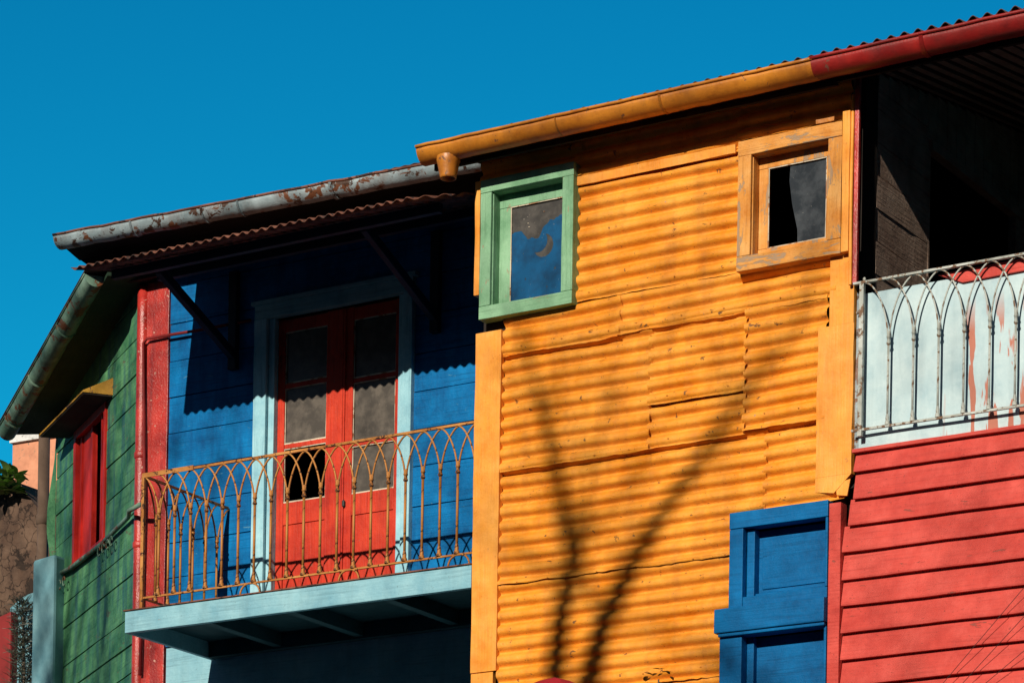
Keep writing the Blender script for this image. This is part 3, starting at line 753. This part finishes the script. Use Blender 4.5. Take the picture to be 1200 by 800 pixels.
# door
mb = MB()
mb.box(-2.90, -1.35, BY - .045, BY + .02, 9.985, 10.10, seg=8, jit=.002)
mb.box(-2.93, -1.32, BY - .06, BY + .02, 10.102, 10.135, seg=8, jit=.002)
dr = mb.build('door', M['light_blue'], BH, bevel=.004, label='red glazed double door in a light blue frame')
mb = MB()
for a, b, c, d in ((-2.90, -2.775, -.05, .06), (-2.768, -2.71, -.02, .1), (-1.495, -1.44, -.02, .1), (-1.433, -1.35, -.05, .06)):
    mb.box(a, b, BY + c, BY + d, 7.42, 9.983, seg=14, jit=.0015)
mb.build('door_frame', M['light_blue_z'], dr, bevel=.004)
def leaf(x0, x1, panes, mid, name='door_leaf'):
    mb = MB(); y0, y1 = BY + .03, BY + .075
    sl_, sr_ = panes[0] - x0, x1 - panes[1]
    mb.box(x0, panes[0], y0, y1, 7.43, 9.975, seg=10, jit=.0015); mb.box(panes[1], x1, y0, y1, 7.43, 9.975, seg=10, jit=.0015)
    zz = [8.48, 8.94, 9.43, 9.87] if mid == 0 else [8.47, 8.87, 9.38, 9.87]
    mb.box(panes[0] + .001, panes[1] - .001, y0 + .003, y1, zz[3], 9.97)
    for z_ in (zz[1], zz[2]): mb.box(panes[0] + .001, panes[1] - .001, y0 + .006, y1 - .002, z_ - .018, z_ + .018)
    mb.box(panes[0] + .001, panes[1] - .001, y0 + .002, y1, 8.30, zz[0])
    mb.box(panes[0] + .001, panes[1] - .001, y0 + .002, y1, 7.43, 7.62)
    mb.box(panes[0] + .001, panes[1] - .001, y0 + .012, y1, 7.62, 8.30)
    mb.box(x0 + (.002 if mid else sl_ * 0), x0 + .02, y0 - .012, y0 - .001, 7.43, 9.97) if mid else None
    o = mb.build(name, M['door_red'], dr, bevel=.003)
    return zz, o
zzL, _ = leaf(-2.708, -2.065, (-2.64, -2.225), 0)
zzR, _ = leaf(-2.055, -1.497, (-1.965, -1.555), 1)
pt = MB()
for zz, (a, b), miss in ((zzL, (-2.64, -2.225), True), (zzR, (-1.965, -1.555), False)):
    for i in range(3):
        z0, z1 = zz[i] + (.018 if i else 0), zz[i + 1] - (.018 if i < 2 else 0)
        if not (miss and i == 0):
            g_ = MB().box(a, b, BY + .052, BY + .056, z0, z1).build('pane', M['glass_dusty'], dr)
        pt = MB(); frame4(pt, pt, a, b, z0, z1, .007, .007, .007, .012, BY + .038, BY + .050, seg=14, jit=.003)
        pt.build('putty', M['putty'], dr)
mb = MB(); mb.lathe((-2.03, BY + .02, 8.4), [(.005, -.03), (.014, -.02), (.014, .02), (.005, .03)], 8); mb.build('door_handle', M['iron_dark'], dr)

# balcony slab
mb = MB(); mb.box(-3.29, -.03, -.022, .02, 7.255, 7.425, seg=24, jit=.003); mb.box(-3.29, -3.25, .021, BY - .022, 7.255, 7.425)
sb = mb.build('balcony_slab', M['light_blue'], BH, bevel=.003, label='light blue balcony slab')
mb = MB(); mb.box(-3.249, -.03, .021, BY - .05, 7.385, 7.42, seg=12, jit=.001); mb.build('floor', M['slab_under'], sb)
mb = MB(); mb.box(-3.30, -.03, -.035, .03, 7.427, 7.436, seg=20, jit=.0015); mb.build('edge_strip', M['rusty_sheet'], sb)
for x in (-2.55, -1.75, -.85):
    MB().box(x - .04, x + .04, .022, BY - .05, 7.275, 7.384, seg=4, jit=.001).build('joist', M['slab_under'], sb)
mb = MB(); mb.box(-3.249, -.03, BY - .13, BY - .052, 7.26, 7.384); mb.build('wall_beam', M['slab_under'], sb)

# ochre railing
s, fx, fy = .156, -3.16, .03
ZL, ZC, ZR = 7.535, 8.165, 8.485
mb = MB()
mb.box(fx - .01, -.03, fy - .011, fy + .011, ZR, ZR + .018, seg=20, jit=.002); mb.box(fx, -.03, fy - .008, fy + .008, ZL - .014, ZL, seg=20, jit=.002)
mb.box(fx - .011, fx + .011, fy + .012, BY - .02, ZR, ZR + .016, seg=8, jit=.002); mb.box(fx - .008, fx + .008, fy + .009, BY - .02, ZL - .014, ZL, seg=8, jit=.002)
mb.box(fx - .01, fx + .50, fy - .017, fy - .0115, ZR - .008, ZR + .028)
rl2 = mb.build('railing', M['rail_iron'], BH, label='ochre iron railing of interlaced arches')
mb = MB(); mb.box(fx - .016, fx + .012, fy - .016, fy + .012, 7.437, ZR - .001); mb.build('post', M['rail_iron'], rl2, bevel=.002)
for x in (-2.10, -1.17, -.175):
    pts = [(x - .095 * cos(t * pi / 10), fy - .002, 7.43 + .10 * sin(t * pi / 10) ** .8) for t in range(11)]
    MB().tube(pts, .008, 6).build('hoop', M['rail_iron'], rl2, smooth=True)
src = None; x = fx + s
while x < -.035:
    if src is None:
        src = baluster_mesh(0, ZC - ZL, ZR - ZL, s, .0105, .0075, 1.6).build('baluster', M['rail_iron'], rl2, loc=(x, fy, ZL), smooth=True)
    else: dup(src, rl2, (x, fy, ZL))
    x += s
src = None
for k in range(1, 7):
    if src is None:
        src = baluster_mesh(0, ZC - ZL, ZR - ZL, .16, .0105, .0075, 1.6, axis='y').build('baluster', M['rail_iron'], rl2, loc=(fx, fy + .16 * k, ZL), smooth=True)
    else: dup(src, rl2, (fx, fy + .16 * k, ZL))

# awning over the balcony
def yfront(x):
    if x < -.34: return -.48
    return -.48 + (.44) * (x + .34) / .31
mb = MB(); roof_sheet(mb, -3.52, -.03, -.48, 10.045, BY - .01, 10.50, pitch=.088, amp=.012, yf=yfront)
mb.build('awning', M['rusty_sheet'], BH, smooth=True, label='rusty corrugated awning over the balcony')
mb = MB(); mb.beam((-3.4, -.10, 10.085), (-.3, -.10, 10.085), .05, .07); mb.beam((-3.42, .5, 10.25), (-.06, .5, 10.25), .05, .07); mb.build('awning_rail', M['navy_wood'], BH)
for xb in (-3.12, -1.14):
    mb = MB(); mb.beam((xb, BY - .05, 9.74), (xb, .12, 10.15), .055, .075); mb.box(xb - .04, xb + .04, BY - .06, BY - .006, 9.62, 10.42)
    mb.build('bracket', M['navy_wood'], BH, bevel=.004)
# eaves box and grey gutter
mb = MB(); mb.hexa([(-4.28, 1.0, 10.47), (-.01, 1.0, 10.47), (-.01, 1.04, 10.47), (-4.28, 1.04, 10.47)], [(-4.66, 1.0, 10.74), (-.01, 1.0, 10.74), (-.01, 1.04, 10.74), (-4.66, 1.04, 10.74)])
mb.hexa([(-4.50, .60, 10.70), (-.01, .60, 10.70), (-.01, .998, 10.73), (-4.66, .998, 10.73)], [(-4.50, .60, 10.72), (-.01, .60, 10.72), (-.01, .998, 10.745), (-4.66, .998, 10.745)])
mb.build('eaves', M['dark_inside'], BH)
gL, gR = Vector((-4.52, .57, 10.765)), Vector((-.01, .57, 10.675))
mb = MB(); gutter(mb, gL, gR, .088, seg=34, seed=2, bead=0, sag=.012)
for t in (.18, .42, .62, .86, .34): gring(mb, gL.lerp(gR, t), .089, (1, 0, 0), w=.035 if t in (.62, .86) else .018)
mb.build('gutter', M['grey_gutter'], BH, smooth=True, label='rust-stained grey blue gutter')
mb = MB(); mb.tube([gL.lerp(gR, k / 34) + Vector((0, -.09, .004 + noise.noise(Vector((k * .6, 2, 0))) * .012)) for k in range(35)], .010, 8)
mb.build('gutter_lip', M['rusty_sheet'], BH, smooth=True)
mb = MB(); roof_sheet(mb, -4.54, -.01, .56, 10.75, 6, 11.2, pitch=.09, amp=.003); mb.build('roof', M['roof_sheet'], BH, smooth=True)

# green side: local frame with x to the right along the wall, y into the house, z up
GP = Vector((-4.12, 1.15, 0)); GR = atan2(-.585, .811)
def gb(mb, name, m, parent=None, **k):
    return mb.build(name, m, parent or BH, loc=GP, rz=GR, **k)
mb = MB(); wall_with_holes(mb, -2.75, -.02, .03, .12, 0, 10.6, [(-2.02, -1.0, 8.60, 9.75)]); mb.box(-2.75, -2.6, .12, 5, 0, 10.3)
gb(mb, 'inner_wall', M['dark_inside'])
gz = [0.2] + [0.2 + i * .275 for i in range(1, 25)]
gz = [z for z in gz if z < 7.0] + [7.25, 7.49, 7.73, 8.08, 8.30, 8.59, 8.88, 9.18, 9.515, 9.75, 10.05, 10.35, 10.6]
mb = MB()
for i in range(len(gz) - 1):
    a, b = gz[i] + .004, gz[i + 1] - .002
    segs = [(-2.73, -.04)] if (b < 8.6 or a > 9.74) else [(-2.73, -2.04), (-.985, -.04)]
    for u, v_ in segs:
        mb.box(u, v_, -.012 + .004 * (i % 2), .03, a + .004, b - .003, seg=12, jit=.0035, axis=0)
gb(mb, 'green_plank_wall', M['green_boards'], bevel=.002)
mb = MB()
vs = []; fs = []
for k in range(17):
    z = 8.75 + 1.2 * k / 16; e = -2.73 - .09 * (sin(k / 16 * pi) ** .8) - noise.noise(Vector((k * .8, 0, 0))) * .02
    vs += [(-2.72, -.02, z), (e, -.045 - .03 * sin(k / 3), z), (e, -.04 - .03 * sin(k / 3), z), (-2.72, -.015, z)]
    if k:
        c = 4 * (k - 1)
        for m_ in range(4): fs.append((c + m_, c + (m_ + 1) % 4, c + 4 + (m_ + 1) % 4, c + 4 + m_))
fs += [(3, 2, 1, 0), (64, 65, 66, 67)]
mb.add(vs, fs); gb(mb, 'torn_sheet', M['green_boards'])
# red window in the green side
mb = MB()
mb.box(-2.05, -1.985, -.03, .03, 8.58, 9.77, seg=6, jit=.003); mb.box(-1.04, -.98, -.03, .03, 8.58, 9.77, seg=6, jit=.003)
mb.box(-1.984, -1.041, -.03, .03, 9.70, 9.77); mb.box(-2.07, -.96, -.05, .03, 8.545, 8.578)
mb.box(-1.984, -1.96, .031, .35, 8.60, 9.74); mb.box(-1.06, -1.041, .031, .35, 8.60, 9.74)
gwn = gb(mb, 'window', M['window_red'], bevel=.003, label='red shuttered window in the green side wall')
mb = MB(); mb.box(-1.955, -1.52, .02, .05, 8.60, 9.695, seg=4, jit=.002); mb.box(-1.955, -1.89, .005, .0195, 8.60, 9.695); mb.box(-1.58, -1.52, .005, .0195, 8.60, 9.695); gb(mb, 'shutter', M['window_red'], gwn)
mb = MB(); mb.box(-1.17, -1.045, .0, .028, 8.60, 9.695, seg=4, jit=.002); mb.box(-1.17, -1.14, -.012, -.001, 8.60, 9.695); gb(mb, 'shutter', M['window_red'], gwn)
gb(MB().box(-1.97, -1.05, .30, .32, 8.6, 9.74), 'backing', M['dark_inside'], gwn)
# tin hood over it
mb = MB(); mb.hexa([(-2.40, -.26, 9.80), (-.90, -.25, 9.80), (-.80, -.01, 9.775), (-2.25, -.01, 9.785)], [(-2.40, -.26, 9.815), (-.90, -.25, 9.815), (-.80, -.01, 9.925), (-2.25, -.01, 9.935)])
hd = gb(mb, 'window_hood', M['hood_yellow'])
mb = MB(); mb.hexa([(-2.39, -.25, 9.787), (-.91, -.24, 9.787), (-.81, -.02, 9.762), (-2.26, -.02, 9.772)], [(-2.39, -.25, 9.798), (-.91, -.24, 9.798), (-.81, -.02, 9.773), (-2.26, -.02, 9.783)])  # dark plate added below the hood, its colour stands in for shade
gb(mb, 'hood_shade_plate', M['dark_wood'], hd)
# conduit with curls below the window
mb = MB(); mb.tube([(-2.75, -.04, 8.62), (-2.0, -.045, 8.55), (-1.0, -.045, 8.53), (-.1, -.05, 8.56), (.10, -.10, 8.56), (.3, -.06, 8.57)], .02, 8)
for c in (-2.5, -2.35, -2.2, -1.0, -.86, -.72, -.6):
    mb.tube([(c + .04 * cos(t), -.06, 8.47 + .04 * sin(t)) for t in [i * .6 for i in range(10)]], .007, 5)
gb(mb, 'iron_bar', M['green_gutter'], smooth=True)
# soffit and gutter on the green side, falling away to the back
g0 = Vector((.02, -.40, 10.50)); g1 = Vector((-3.05, -.40, 10.00))
mb = MB(); gutter(mb, g0, g1, .088, seg=24, seed=6, bead=.007, sag=.012)
for t in (.3, .62, .9): gring(mb, g0.lerp(g1, t), .089, g1 - g0, w=.02)
gb(mb, 'side_gutter', M['green_gutter'], smooth=True, label='grey green rusty gutter falling to the back')
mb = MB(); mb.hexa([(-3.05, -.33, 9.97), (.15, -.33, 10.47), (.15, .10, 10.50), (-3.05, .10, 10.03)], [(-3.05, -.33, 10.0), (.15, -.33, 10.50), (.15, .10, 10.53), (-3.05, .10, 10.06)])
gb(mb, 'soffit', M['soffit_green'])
mb = MB(); mb.hexa([(-3.1, -.50, 10.01), (.15, -.50, 10.53), (.15, 4, 11.0), (-3.1, 4, 10.6)], [(-3.1, -.50, 10.02), (.15, -.50, 10.54), (.15, 4, 11.01), (-3.1, 4, 10.61)])
gb(mb, 'side_roof', M['roof_sheet'])

# ------------------------------------------------------------------ things at the left edge
R_ = Vector((cos(AF), sin(AF), 0)); FW = Vector((-sin(AF), cos(AF), 0))
def at(px, py, y):
    X = (px - 600) / F_PX; u = (CY - py) / F_PX; c, s_ = cos(ROLL), sin(ROLL)
    d = R_ * (X * c + u * s_) + FW + Vector((0, 0, -X * s_ + u * c))
    return CAM + d * ((y - CAM.y) / d.y)
# pillar
p0, p1 = at(38, 652, 2.4), at(64, 650, 2.4)
mb = MB(); zt = p0.z
mb.hexa([(p0.x, 2.4, 0), (p1.x, 2.4, 0), (p1.x, 2.75, 0), (p0.x, 2.75, 0)], [(p0.x, 2.4, zt - .03), (p1.x, 2.4, zt + .0), (p1.x, 2.75, zt), (p0.x, 2.75, zt - .03)])
tag(mb.build('gate_pillar', M['pillar_blue'], bevel=.03), 'light blue rendered pillar standing against the end of the green wall', 'pillar')
# low arched wall with spiky plant
q0, q1 = at(12, 712, 3.2), at(40, 694, 3.2)
mb = MB()
arc = [(q0.x + (q1.x - q0.x) * t, q0.z + (q1.z - q0.z) * sin(t * pi / 2)) for t in [i / 8 for i in range(9)]]
for i in range(8):
    (xa, za), (xb, zb_) = arc[i], arc[i + 1]
    mb.hexa([(xa, 3.2, 0), (xb, 3.2, 0), (xb, 3.4, 0), (xa, 3.4, 0)], [(xa, 3.2, za), (xb, 3.2, zb_), (xb, 3.4, zb_), (xa, 3.4, za)])
tag(mb.build('round_topped_wall', M['pillar_blue']), 'low light blue wall with rounded shoulder left of the taller pillar', 'wall')
r0, r1 = at(-30, 735, 3.1), at(13, 715, 3.1)
mb = MB(); mb.hexa([(r0.x, 3.1, 0), (r1.x, 3.1, 0), (r1.x, 3.3, 0), (r0.x, 3.3, 0)], [(r0.x, 3.1, r0.z), (r1.x, 3.1, r1.z), (r1.x, 3.3, r1.z), (r0.x, 3.3, r0.z)])
tag(mb.build('red_wall', M['dark_red'], bevel=.02), 'dark red painted wall at the lower left edge behind the spiky plant', 'wall')
sp = at(27, 745, 3.0)
SPK = empty('spiky_plant', (sp.x, 3.0, 0), 'bristly dark column of thin spiky stems before the light blue wall', 'plant')
mb = MB(); rnd = random.Random(4)
for i in range(2200):
    z = sp.z + .33 - 3.0 * rnd.random() ** 1.0
    a = rnd.random() * 2 * pi; wd = .13 if z < sp.z + .2 else .06
    c = Vector((sp.x + rnd.uniform(-wd, wd) * .6, 3.0 + rnd.uniform(-.1, .1), z))
    d = Vector((cos(a) * .8, sin(a) * .5, rnd.uniform(-.1, .9))).normalized() * rnd.uniform(.08, .17)
    mb.tube([c, c + d * .6, c + d + Vector((0, 0, -.01))], [.004, .003, .001], 4, cap=False)
mb.build('spines', M['leaf_dark'], SPK)
mb = MB(); mb.tube([(sp.x, 3.0, 0), (sp.x + .03, 3.02, sp.z - 1.5), (sp.x, 3.0, sp.z + .2)], [.03, .03, .01], 8); mb.build('stem', M['bark'], SPK)
# earth wall
e0, e1 = at(-60, 590, 7.0), at(75, 590, 7.0)
mb = MB(); n = 24; vs = []; fs = []
prof = [(-60, 560), (-10, 567), (10, 566), (24, 566), (33, 580), (45, 596), (60, 604), (80, 610)]
pts = [at(a, b, 7.0) for a, b in prof]
for i in range(len(pts) - 1):
    a, b = pts[i], pts[i + 1]
    mb.hexa([(a.x, 7, 0), (b.x, 7, 0), (b.x, 7.5, 0), (a.x, 7.5, 0)], [(a.x, 7, a.z), (b.x, 7, b.z), (b.x, 7.5, b.z), (a.x, 7.5, a.z)])
tag(mb.build('earth_wall', M['earth']), 'cracked brown earth wall behind the green house at the far left', 'wall')
# branch lying over the wall
a, b, c = at(-5, 655, 6.6), at(20, 665, 6.6), at(45, 730, 6.6)
# salmon house far behind
h0, h1 = at(15, 520, 14), at(90, 520, 14)
SH = empty('salmon_house', ((h0.x + h1.x) / 2, 15, 0), 'salmon rendered house top with white coping seen past the green eaves', 'house')
MB().box(h0.x, h1.x, 14, 17, 0, h0.z).build('wall', M['salmon'], SH)
w0 = at(15, 506, 13.95)
MB().box(h0.x - .03, h1.x, 13.95, 17.05, h0.z + .003, w0.z, seg=10, jit=.03).build('coping', M['white_render'], SH)
# brown vent pipe
v0, v1 = at(50, 652, 3.6), at(52, 512, 3.6)
mb = MB(); mb.tube([(v1.x, 3.6, 0), (v1.x, 3.6, v1.z + .3)], .055, 14); mb.lathe((v1.x, 3.6, v0.z + .35), [(.056, -.05), (.066, -.04), (.066, .04), (.056, .05)], 14)
tag(mb.build('vent_pipe', M['pipe_brown'], smooth=True), 'brown upright pipe between the earth wall and the green wall', 'pipe')
# broad-leaved plant on the earth wall
def leaf_blade(mb, base, d, L, wd, droop):
    d = Vector(d).normalized(); side = d.cross(Vector((0, 0, 1))).normalized(); n = 5; b = len(mb.v)
    for i in range(n + 1):
        t = i / n; p = Vector(base) + d * L * t + Vector((0, 0, -droop * t * t))
        ww = wd * sin(pi * min(1, t * .85 + .12)) * (1 if i < n else .05)
        mb.v += [tuple(p - side * ww), tuple(p + Vector((0, 0, -.12 * ww))), tuple(p + side * ww)]
    for i in range(n):
        k = b + 3 * i; mb.f += [(k, k + 1, k + 4, k + 3), (k + 1, k + 2, k + 5, k + 4)]
pp = at(8, 556, 6.85)
PL = empty('leafy_plant', (pp.x, 6.85, pp.z - .15), 'bright green broad-leaved plant growing on top of the earth wall', 'plant')
mb = MB(); rnd = random.Random(11)
for i in range(110):
    a = rnd.random() * 2 * pi
    leaf_blade(mb, (pp.x + rnd.uniform(-.16, .1), 6.85 + rnd.uniform(-.1, .1), pp.z - .1 + rnd.uniform(-.1, .12)), (cos(a), sin(a) * .8, rnd.uniform(.0, .9)), rnd.uniform(.14, .26), rnd.uniform(.03, .055), .05)
mb.build('foliage', M['leaf_bright'], PL)
mb = MB()
for k in range(4): mb.tube([(pp.x + k * .03 - .05, 7.1, pp.z - .16), (pp.x + k * .04 - .08, 6.85, pp.z)], .008, 5)
mb.build('stem', M['bark'], PL)

# ------------------------------------------------------------------ lower edge: plant and parasol in front of the yellow wall
tp = at(772, 787, -.35)
TPL = empty('climbing_plant', (tp.x, -.35, 0), 'thin dark plant whose leafy tip rises before the yellow wall near the blue window', 'plant')
mb = MB(); mb.tube([(tp.x, -.35, 0), (tp.x + .1, -.35, 2.5), (tp.x - .05, -.38, 4.8), (tp.x, -.35, tp.z - .05)], [.035, .03, .02, .006], 8); mb.build('stem', M['bark'], TPL)
mb = MB(); rnd = random.Random(5)
for i in range(150):
    f = rnd.random() ** .7
    z = tp.z + .04 - 2.4 * (1 - f) if i > 15 else tp.z - rnd.random() * .12
    sp_ = .05 + min(.3, (tp.z - z) * .4)
    a = rnd.random() * 2 * pi
    if i <= 15: sp_ = .08
    leaf_blade(mb, (tp.x + rnd.uniform(-sp_, sp_), -.35 + rnd.uniform(-.1, .1), z), (cos(a), sin(a) * .7, rnd.uniform(-.1, .9)), rnd.uniform(.05, .09), rnd.uniform(.012, .02), .02)
mb.build('foliage', M['leaf_dark'], TPL)
rp = at(650, 793, -.9)
PAR = empty('red_parasol', (rp.x, -.9, 0), 'crimson parasol whose peak just shows at the foot of the yellow wall', 'parasol')
MB().tube([(rp.x, -.9, 0), (rp.x, -.9, rp.z - .02)], .02, 10).build('pole', M['iron_dark'], PAR)
mb = MB(); n = 8
mb.v.append((rp.x, -.9, rp.z))
for ring, (rr, zz) in enumerate(((.12, -.035), (.5, -.20), (.85, -.42))):
    for k in range(n): mb.v.append((rp.x + rr * cos(2 * pi * k / n), -.9 + rr * sin(2 * pi * k / n), rp.z + zz))
for k in range(n):
    mb.f.append((0, 1 + k, 1 + (k + 1) % n))
    for q in range(2): mb.f.append((1 + q * n + k, 1 + (q + 1) * n + k, 1 + (q + 1) * n + (k + 1) % n, 1 + q * n + (k + 1) % n))
mb.build('canopy', M['cloth_red'], PAR)

# thin dark tubes standing in for wire shadows on the red siding
for i, (a, b, lab) in enumerate((((1105, 800), (1200, 688), 'highest'), ((1128, 800), (1200, 722), 'middle'), ((1155, 800), (1200, 762), 'lowest'))):
    A, B = at(*a, -.09), at(*b, -.09); d = (B - A)
    mb = MB(); mb.tube([A - d * 1.5, A, B, B + d * 1.2], .0022, 5)
    tag(mb.build('shadow_cable', M['shadow_cable']), '%s of the three thin cables standing in for wire shadows on the red siding' % lab, 'shadow_cable', 'thin cables in place of wire shadows on the red siding')

# ------------------------------------------------------------------ unseen houses across the street, added to block low sky light
M['far_wall'] = paint('dull_render', (.16, .13, .11, 1), rough=.9, scale=.3)
def opposite(x0, x1, y0, y1, h, lab):
    H = empty('sky_blocker_house', ((x0 + x1) / 2, (y0 + y1) / 2, 0), lab, 'house')
    mb = MB(); yf = max(y0, y1) if (y0 + y1) < -20 else None
    mb.box(x0, x1, y0, y1, 0, h); mb.build('wall', M['far_wall'], H)
    MB().box(x0 - .2, x1 + .2, y0 - .2, y1 + .2, h + .002, h + .25).build('cornice', M['far_wall'], H)
    k = 0; xx = x0 + 1.2
    while xx < x1 - 1.5 and y0 < -25:
        for z in range(1, int(h // 3.4)):
            f = MB().box(xx, xx + 1.0, y1 - .1, y1 + .05, z * 3.4, z * 3.4 + 1.7).build('window', M['dark_inside'], H); k += 1
        xx += 3.1
opposite(-34, -16, -38, -29, 16.5, 'unseen tall dull house added across the street to block low sky, on the far left end')
opposite(-16, 2, -38, -29, 17.3, 'unseen tall dull house added across the street to block low sky, facing the yellow house')
opposite(2, 20, -38, -29, 16.8, 'unseen tall dull house added across the street to block low sky, right behind the viewer')
opposite(20, 40, -38, -29, 17.2, 'unseen tall dull house added across the street to block low sky, on the far right end')
opposite(24, 34, -27, 2, 12, 'unseen dull house added to block low sky, closing the street on the right')

# ------------------------------------------------------------------ street trees outside the view whose shadows fall on the walls
def to_sun(px, py, y, dist):
    return at(px, py, y) + SUN * dist
TREE_MB = None
def branch(mb, pts, r0, r1, n=7):
    P = [Vector(p) for p in pts]; k = len(P)
    mb.tube(P, [r0 + (r1 - r0) * i / (k - 1) for i in range(k)], n)
def twigs(mb, lf, p, d, L, r, depth, rnd, leafp):
    q = p; pts = [p]; dd = d.copy()
    for i in range(4):
        dd = (dd + Vector((rnd.uniform(-.25, .25), rnd.uniform(-.25, .25), rnd.uniform(-.12, .22)))).normalized()
        q = q + dd * L / 4; pts.append(q)
    branch(mb, pts, r, r * .45, 5)
    if depth == 0:
        for _ in range(leafp):
            c = pts[rnd.randint(1, 4)] + Vector((rnd.gauss(0, .14), rnd.gauss(0, .14), rnd.gauss(0, .14)))
            a = Vector((rnd.uniform(-1, 1), rnd.uniform(-1, 1), rnd.uniform(-1, 1))).normalized(); b_ = a.orthogonal().normalized(); s_ = rnd.uniform(.03, .065)
            k = len(lf.v); lf.v += [tuple(c - a * s_), tuple(c + b_ * s_ * .6), tuple(c + a * s_), tuple(c - b_ * s_ * .6)]; lf.f.append((k, k + 1, k + 2, k + 3))
        return
    for i in range(rnd.randint(2, 3)):
        nd = (dd + Vector((rnd.uniform(-.8, .8), rnd.uniform(-.8, .8), rnd.uniform(-.3, .6)))).normalized()
        twigs(mb, lf, pts[rnd.randint(2, 4)], nd, L * .68, r * .5, depth - 1, rnd, leafp)
# tree one: the forked shadow on the yellow wall
D1 = 20.5
b1 = [to_sun(*q, 0, D1) for q in ((650, 800), (656, 720), (672, 650), (660, 590), (640, 500), (622, 430), (600, 350))]
b2 = [to_sun(*q, 0, D1) for q in ((690, 800), (706, 730), (735, 670), (770, 610), (815, 540), (870, 470), (930, 390))]
b3 = [to_sun(*q, 0, D1) for q in ((706, 730), (690, 690), (676, 650), (690, 560), (712, 480), (730, 400))]
base = Vector((b1[0].x + .2, b1[0].y - .2, 0)); fork = Vector((b1[0].x + .15, b1[0].y - .1, b1[0].z - 2.2))
T1 = empty('bare_street_tree', (base.x, base.y, 0), 'bare forked street tree across from the yellow wall', 'tree')
mb = MB(); lf = MB(); rnd = random.Random(21)
branch(mb, [base, base + Vector((.05, .05, 3)), fork - Vector((0, 0, 2)), fork], .26, .15, 12)
branch(mb, [fork] + b1, .12, .015); branch(mb, [fork] + b2, .135, .015); branch(mb, b3, .028, .008)
for B_ in (b1, b2, b3):
    for i in range(1, len(B_)):
        for _ in range(2):
            d = (B_[i] - B_[i - 1]).normalized() + Vector((rnd.uniform(-1.1, 1.1), rnd.uniform(-.5, .5), rnd.uniform(-.1, .6)))
            twigs(mb, lf, B_[i], d.normalized(), rnd.uniform(.6, 1.1), .013, 2, rnd, 0)
mb.build('trunk', M['bark'], T1, smooth=True); lf.build('crown', M['leaf'], T1)
def street_tree(name, x, y, h, lab, seed, leafp, limb=.085, z0=.5):
    T = empty(name, (x, y, 0), lab, 'tree')
    mb = MB(); lf = MB(); rnd = random.Random(seed)
    top = Vector((x + .2, y, h * z0))
    branch(mb, [(x, y, 0), (x + .1, y, h * .25), top], .24, .16, 12)
    for k in range(7):
        a = 2 * pi * k / 7 + rnd.random() * .5
        d = Vector((cos(a) * .6, sin(a) * .6, 1.0)).normalized()
        twigs(mb, lf, top + Vector((0, 0, -.3 * (k % 3))), d, h * .24, limb, 3, rnd, leafp)
    mb.build('trunk', M['bark'], T, smooth=True); lf.build('crown', M['leaf'], T)
street_tree('leafy_street_tree', -6.0, -18.0, 19.0, 'tall sparse leafy street tree facing the green corner', 31, 4, z0=.62)
street_tree('leafy_street_tree', 7.4, -23.5, 20.5, 'tall sparse street tree behind the viewer, facing the red siding', 46, 3, limb=.055, z0=.62)
